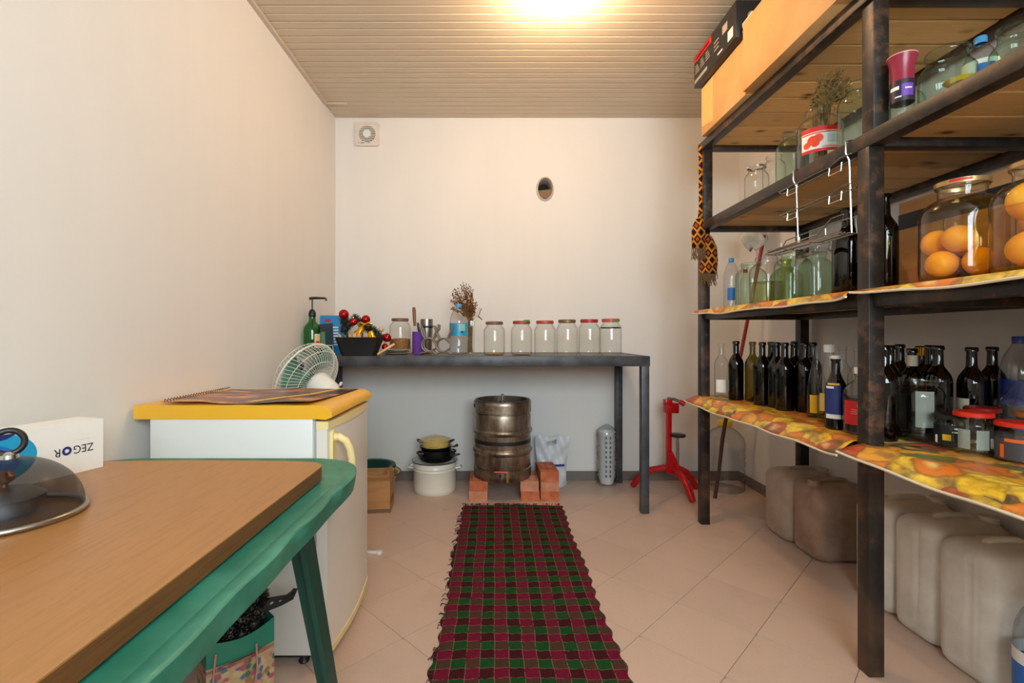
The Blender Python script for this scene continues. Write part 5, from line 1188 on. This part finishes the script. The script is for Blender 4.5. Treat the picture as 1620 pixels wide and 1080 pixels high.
for k in range(170):
    p0_ = Vector((random.uniform(-.02, .02), random.uniform(-.02, .02), .0)); p1_ = Vector((random.uniform(-.026, .030), random.uniform(-.028, .024), .230)); a, q = random.uniform(0, 2 * PI), random.random() ** .5
    p2_ = Vector((.045 + .065 * q * math.cos(a), -.01 + .05 * q * math.sin(a), random.uniform(.27, .375) - .02 * q)); 
    pc = p1_ + Vector((0, 0, .02)); cv = lambda s: p1_ * (1 - s) ** 2 + pc * 2 * s * (1 - s) + p2_ * s * s
    b1.tube([p0_, (p0_ + p1_) / 2] + [cv(q_ / 6) for q_ in range(7)], .0013, 4)
    for m_ in range(16):
        s = .15 + .85 * m_ / 15; c_ = cv(s); d = Vector((random.uniform(-1, 1), random.uniform(-1, 1), random.uniform(.1, 1))).normalized() * random.uniform(.008, .017); s_ = d.cross(Vector((.2, .9, .4))).normalized() * .0036
        b2.add([c_, c_ + d * .6 + s_, c_ + d, c_ + d * .6 - s_], [(0, 1, 2, 3)])
b1.obj('stems', HERB, t); o = b2.obj('leaves', HERB, t, smooth=False); o['kind'] = 'stuff'
jar(1.292, 1.700, z, .072, .238, 'green tinted jar half hidden by the thick post on the third shelf', G3, GREENG, .60)
t = thing('spice_grinder', 'tall glass spice grinder with a maroon cap and dark label', 'grinder', (1.250, 1.482, z))
B().lathe([(.001, .004), (.026, 0), (.030, .004), (.030, .12), (.026, .132)], 28).obj('glass_body', CLEAR, t); B().lathe([(.0285, .128), (.029, .14), (.030, .165), (.034, .19), (.038, .203), (.036, .205), (.001, .2045)], 28).obj('grinder_cap', MAROON, t); B().lathe([(.038, .203), (.0385, .206), (.036, .2075), (.001, .2075)], 28).obj('cap_rim', plain('pink_rim', lin(220, 150, 140), .4), t)
B().lathe([(.0306, .062), (.0306, .127)], 28).obj('label', plain('dark_purple_label', lin(40, 26, 50), .4), t); lab(t, .0306, .075, .112, PURPLE, .5, .45, 'label_print'); lab(t, .0306, .097, .108, PAPER, .42, -.65, 'label_print'); lab(t, .0306, .096, .100, PAPER, .28, .5, 'label_print', .0014); lab(t, .0306, .073, .077, PAPER, .26, -.3, 'label_print', .0014)
bottle(1.402, 1.640, z, .050, .225, GREENG, 'stout green glass bottle behind the spice grinder', None, 'flagon')
t = jar(1.360, 1.452, z, .068, .205, 'wide green tinted jar with an orange lid inside next to the grinder', G3, GREENG, .72, .66); B().lathe([(.001, .10), (.03, .098), (.04, .108), (.001, .115)], 20, c=(.02, -.02, 0)).obj('loose_lid', YELI, t)
t = bottle(1.500, 1.492, z, .043, .280, PETC, 'clear plastic bottle with a blue cap and blue label on the third shelf', None, 'pet', BLUEC, (.895, .97), .36, 'plastic_bottle'); B().lathe([(.0436, .10), (.0436, .19)], 28).obj('label', PAPER, t); lab(t, .0436, .12, .175, BLUEM, .5, .3, 'label_print', .0014)
jar(1.482, 1.362, z, .066, .225, 'green jar beside the blue capped plastic bottle on the third shelf', G3, GREENG, .70, .66)

# ------------------------------------------------------------------ wire rack hanging from the third shelf rail
t = thing('wire_rack', 'chrome wire hanging rack hooked over the third shelf rail', 'rack', (SX0, 1.80, LV[2][1]))
def wr(pts, r=.0022, nm='wire'): return B().tube([(x - SX0, y - 1.80, zz - LV[2][1]) for x, y, zz in pts], r, 6).obj(nm, CHROME, t)
xf = SX0 - .006; zt = LV[2][1] + .003
for y in (1.90, 1.617): wr([(SX0 + .02, y, zt + .000), (SX0 + .012, y, zt + .002), (xf - .001, y, zt - .002), (xf - .002, y, zt - .04), (xf + .01, y, zt - .065), (xf + .014, y, 1.55), (xf + .018, y, 1.425)], .0028, 'hook_rod')
for zz, y1_ in ((1.665, 2.0), (1.567, 1.99)):
    xx = xf + .012
    wr([(xx, 1.585, zz + .0), (xx, y1_, zz)]); wr([(xx - .03, y1_ - .03, zz), (xx, y1_, zz), ]); wr([(xx - .016, 1.585, zz + .014), (xx - .016, 1.64, zz + .018), (xx - .02, 1.68, zz + .004), (xx - .03, y1_ - .03, zz - .0)])
    for yc in (1.66, 1.90):
        wr([(xx - .018, yc - .03, zz), (xx - .020, yc - .03, zz - .028), (xx - .020, yc + .03, zz - .028), (xx - .018, yc + .03, zz)], nm='peg')
zb = 1.418; xb = xf + .018
wr([(xb, 1.585, zb + .055), (xb, 1.70, zb + .06), (xb - .0, 1.98, zb + .052), (xb - .01, 2.02, zb)]); wr([(xb - .05, 1.585, zb + .06), (xb - .05, 1.64, zb + .06), (xb - .06, 1.70, zb + .018), (xb - .06, 2.0, zb + .01), (xb - .06, 2.03, zb)])
for q in range(5): wr([(xb - .06 + .015 * q, 1.585, zb), (xb - .06 + .015 * q, 2.03, zb)], nm='basket_wire')
for yy in (1.60, 1.75, 1.90, 2.02): wr([(xb - .062, yy, zb), (xb + .004, yy, zb), (xb + .004, yy, zb + .05)], nm='basket_rib')
tt = thing('brown_tube', 'thin brown tube lying in the basket of the wire rack', 'tube', (xb - .03, 1.83, zb + .010))
B().tube([(.012, -.20, 0), (-.012, .20, .004)], .0075, 14, cap=False).tube([(.012, -.20, 0), (-.012, .20, .004)], .0055, 14, cap=False).obj('tube_wall', plain('brown_tube_paint', lin(96, 72, 58), .4), tt)

# ------------------------------------------------------------------ boxes on the top shelf
z = SZ[3] + .002
t = thing('big_carton', 'large plain cardboard carton overhanging the edge of the top shelf', 'box', (1.133, 1.92, z))
B().box(0, .40, -.30, .287, 0, .312, .004).obj('carton_shell', CARDO, t); B().box(.004, .30, .20, .284, .312, .33, M=Matrix.Rotation(-.04, 4, 'X')).obj('flap', plain('pale_flap', lin(226, 206, 170), .8), t, smooth=False); B().box(.0, .12, -.338, -.299, .0005, .0065).obj('flap', CARDO, t, smooth=False)
t = thing('small_carton', 'cardboard carton with a torn paper patch under the black printed box', 'box', (1.157, 2.47, z))
B().box(0, .38, -.24, .232, 0, .270, .004).obj('carton_shell', CARDO, t)
B().prism([(.09, .03), (.22, .05), (.229, .09), (.228, .262), (.09, .262), (.088, .10)], 0, .001, Matrix(((0, 0, -1, .0), (1, 0, 0, 0), (0, 1, 0, 0), (0, 0, 0, 1)))).obj('torn_paper', plain('kraft_patch', lin(232, 186, 116), .8), t, smooth=False)
t = thing('tool_box', 'black printed tool packaging with a red stripe on top of the small carton', 'box', (1.118, 2.47, z + .271))
B().box(0, .34, -.233, .236, 0, .172, .003).obj('carton_shell', plain('black_carton', lin(34, 32, 34), .35), t)
def pr(y0, y1, z0, z1, m, nm='print'): B().box(-.0008, .0002, y0, y1, z0, z1).obj(nm, m, t, smooth=False)
pr(.02, .225, .132, .165, REDI, 'red_stripe')
rt = B()
for k in range(10): pr(.20 - k * .017, .211 - k * .017, .142, .156, PAPER, 'lettering')
GP = plain('grey_print', lin(120, 98, 78), .8); GR = plain('silver_print', lin(170, 160, 148), .5)
for c_, y0 in enumerate((.165, .10, .035)):
    for k in range(4): pr(y0 + .008 * k, y0 + .052, .068 + .013 * k, .073 + .013 * k, GR, 'text_line')
for k in range(3): pr(-.06, -.01, .06 + .02 * k, .066 + .02 * k, GR, 'text_line')
pr(.07, .225, .018, .036, GR, 'text_panel'); pr(-.205, -.155, .022, .07, PAPER, 'barcode'); pr(-.15, -.10, .09, .13, GR, 'text_panel'); pr(-.10, -.05, .02, .028, PAPER, 'text_line')
B().lathe([(.001, 0), (.022, 0)], 20, M=Matrix.Translation((.075, -.2336, .10)) @ RY).obj('round_sticker', GR, t); B().lathe([(.001, 0), (.006, 0)], 12, M=Matrix.Translation((.035, -.2336, .022)) @ RY).obj('round_dot', PAPER, t)

# ------------------------------------------------------------------ canisters on the floor
def canister(x0, x1, y0, y1, h, m, label, ribs, capx, grp='jerrycans under the shelving'):
    t = thing('jerrycan', label, 'canister', ((x0 + x1) / 2, (y0 + y1) / 2, 0), 0, grp); w, d = (x1 - x0) / 2, (y1 - y0) / 2
    b = B(); n = 9; prof = [(-.030, .0), (-.012, .006), (-.004, .018), (0, .04), (.0, h * .45), (0, h - .055), (-.006, h - .032), (-.02, h - .016), (-.045, h - .006), (-.07, h - .002)]
    vs, fs = [], []
    for off, zz in prof:
        o = rrect(-w - off * -1 if 0 else -w - off, w + off, -d - off, d + off, max(.012, .05 + off * .4), 6)
        if ribs:
            o2 = densify(o, .010)
        else: o2 = densify(o, .03)
        if off == prof[0][0]: cnt = len(o2)
        vs.append((o2, zz))
    # resample every ring to one count by angle order
    base = densify(rrect(-w, w, -d, d, .05, 6), .009 if ribs else .03); cnt = len(base); V = []
    for off, zz in prof:
        for x, y in base:
            sx, sy = (w + off) / w, (d + off) / d; X, Y_ = x * sx, y * sy
            if ribs and .05 < zz < h - .05:
                if -.088 < y < -.013 and abs(x) > w - .045: X -= math.copysign(.0075 * (.5 - .5 * math.cos(2 * PI * (y + .088) / .025)), x)
            V.append((X, Y_, zz))
    for i in range(len(prof) - 1):
        for k in range(cnt): fs.append((i * cnt + k, i * cnt + (k + 1) % cnt, (i + 1) * cnt + (k + 1) % cnt, (i + 1) * cnt + k))
    fs += [tuple(reversed(range(cnt))), tuple((len(prof) - 1) * cnt + k for k in range(cnt))]
    b.add(V, fs); b.obj('tank', m, t, ang=60)
    B().tube([(-w * .45, 0, h - .018), (-w * .38, 0, h - .002), (-w * .15, 0, h + .004), (w * .35, 0, h + .004), (w * .50, 0, h - .002), (w * .56, 0, h - .018)], .012, 10).obj('handle', m, t)
    B().lathe([(.029, h - .02), (.029, h + .006), (.026, h + .010), (.001, h + .010)], 22, c=(capx * w, -d * .25, 0)).obj('screw_cap', m, t)
    return t
canister(1.515, 1.795, 2.505, 2.735, .362, CANT, 'tan dusty jerrycan nearest the clear water jug', False, .72)
canister(1.528, 1.805, 2.285, 2.498, .366, CANB, 'brown stained jerrycan of wine with a big screw cap', False, -.72)
canister(1.508, 1.80, 1.852, 2.045, .428, CANW, 'white jerrycan half hidden behind the thick shelving post', True, .75)
canister(1.508, 1.80, 1.652, 1.846, .428, CANW, 'white ribbed jerrycan between the post side can and the last can', True, .75)
canister(1.490, 1.745, 1.440, 1.645, .425, CANW, 'white ribbed jerrycan standing last under the lower shelf beside the plastic bottle', True, .75)
t = bottle(1.512, 1.330, 0, .060, .39, PETC, 'large plastic bottle with a blue and white label beside the last jerrycan', None, 'pet', WHITE, (.90, .965), .34, 'plastic_bottle'); B().lathe([(.0612, .10), (.0612, .175)], 30).obj('label', BLUEM, t); B().lathe([(.0615, .175), (.0612, .21)], 30).obj('label_top', PAPER, t)
# water jug
t = thing('water_jug', 'large clear ribbed water jug with a yellow cap in the far corner', 'jug', (1.632, 3.425, 0))
pf = [(.001, .012), (.10, .006), (.125, .0), (.132, .012)] + [q for k in range(5) for q in ((.132, .03 + .055 * k), (.127, .045 + .055 * k), (.127, .052 + .055 * k), (.132, .066 + .055 * k))] + [(.132, .33), (.12, .37), (.085, .41), (.05, .432), (.030, .442), (.028, .46)]
B().lathe(pf, 40).obj('jug_body', PETC, t); B().lathe([(.046, .446), (.050, .45), (.050, .476), (.046, .482), (.001, .483)], 24).obj('cap', plain('yellow_cap', lin(238, 200, 40), .4), t); B().lathe([(.03, .44), (.046, .447)], 20).obj('cap_skirt', plain('yellow_cap', lin(238, 200, 40), .4), t)
# mop leaning on the right wall
Y = 3.213; q0 = Vector((PX(1131, Y), Y, .0)); q1 = Vector((PX(1148, 3.20), 3.20, PZ(655, 3.20))); q2 = Vector((PX(1172, 3.20), 3.20, PZ(560, 3.20))); q3 = Vector((PX(1209, 3.205), 3.205, PZ(372, 3.205)))
t = thing('mop', 'upside down mop with a red and brown handle leaning in the far corner', 'mop', tuple(q0))
B().tube([Vector((0, 0, .003)), (q1 - q0) * .35 + Vector((.004, 0, 0)), (q1 - q0) * .7, q1 - q0 + (q2 - q1) * .2], [.012, .011, .0125, .0115], 10).obj('lower_stick', DARKW, t)
B().tube([q1 - q0 + (q2 - q1) * .1, q2 - q0, q3 - q0], .0115, 10).obj('red_handle', REDH, t)
b = B(); vs, fs = [], []; hc = q3 - q0
for i in range(15):
    for k in range(24):
        a = 2 * PI * k / 24; f = i / 14; rad = (.02 + .06 * math.sin(PI * min(1, f * 1.05)) ** .7) * (1 + .22 * math.sin(a * 3 + f * 5) + .10 * math.sin(a * 7 + 2)); vs.append((hc.x - .065 + rad * 1.0 * math.cos(a), hc.y + .02 + rad * .6 * math.sin(a), hc.z + .065 - .155 * f + .015 * math.sin(a * 2)))
for i in range(14):
    for k in range(24): fs.append((i * 24 + k, i * 24 + (k + 1) % 24, (i + 1) * 24 + (k + 1) % 24, (i + 1) * 24 + k))
fs += [tuple(reversed(range(24))), tuple(14 * 24 + k for k in range(24))]
b.add(vs, fs); b.obj('mop_cloth', RAG, t, ang=80)

# ------------------------------------------------------------------ woven belt on the far post
Y = ROWS[0] - .012; t = thing('woven_belt', 'woven orange and black patterned belt with tassels hanging on the far post', 'belt', (SX0, Y, 1.70))
def strip(pts, wd, nm, mat=BELT):
    vs, fs = [], []; m = len(pts)
    for p, w in zip(pts, wd): vs += [(p[0] - w / 2, p[1], p[2]), (p[0] + w / 2, p[1] - .004, p[2])]
    o = B().add(vs, [(2 * i, 2 * i + 1, 2 * i + 3, 2 * i + 2) for i in range(m - 1)]).obj(nm, mat, t, ang=60); md = o.modifiers.new('thickness', 'SOLIDIFY'); md.thickness = .003; return o
strip([(-.013, -.006, .46), (-.013, -.006, .3), (-.013, -.006, .1), (-.018, -.010, .03)], [.020, .021, .02, .03], 'upper_band')
strip([(-.024, -.02, .04), (-.035, -.026, .0), (-.036, -.03, -.03), (-.034, -.03, -.13)], [.04, .06, .075, .075], 'front_end')
strip([(-.019, -.012, .04), (-.031, -.016, -.028), (.012, -.018, -.06), (.035, -.018, -.12), (.03, -.02, -.2), (.018, -.022, -.27)], [.03, .055, .066, .075, .095, .10], 'long_end')
TAS = plain('tassel_yarn', lin(110, 84, 54), .95)
for cx2, w2, z2, L_, y2 in ((-.034, .075, -.125, .07, -.032), (.018, .10, -.26, .075, -.024), (.052, .03, -.21, .09, -.02)):
    b = B()
    for k in range(26):
        xx = cx2 + w2 * (k / 25 - .5); b.tube([(xx, y2 + random.uniform(-.003, .003), z2), (xx + random.uniform(-.008, .008), y2 + random.uniform(-.006, .006), z2 - L_ * .6), (xx + random.uniform(-.012, .012), y2 + random.uniform(-.006, .006), z2 - L_ * random.uniform(.85, 1.1))], .0022, 5)
    o = b.obj('tassel_fringe', TAS, t); o['kind'] = 'stuff'
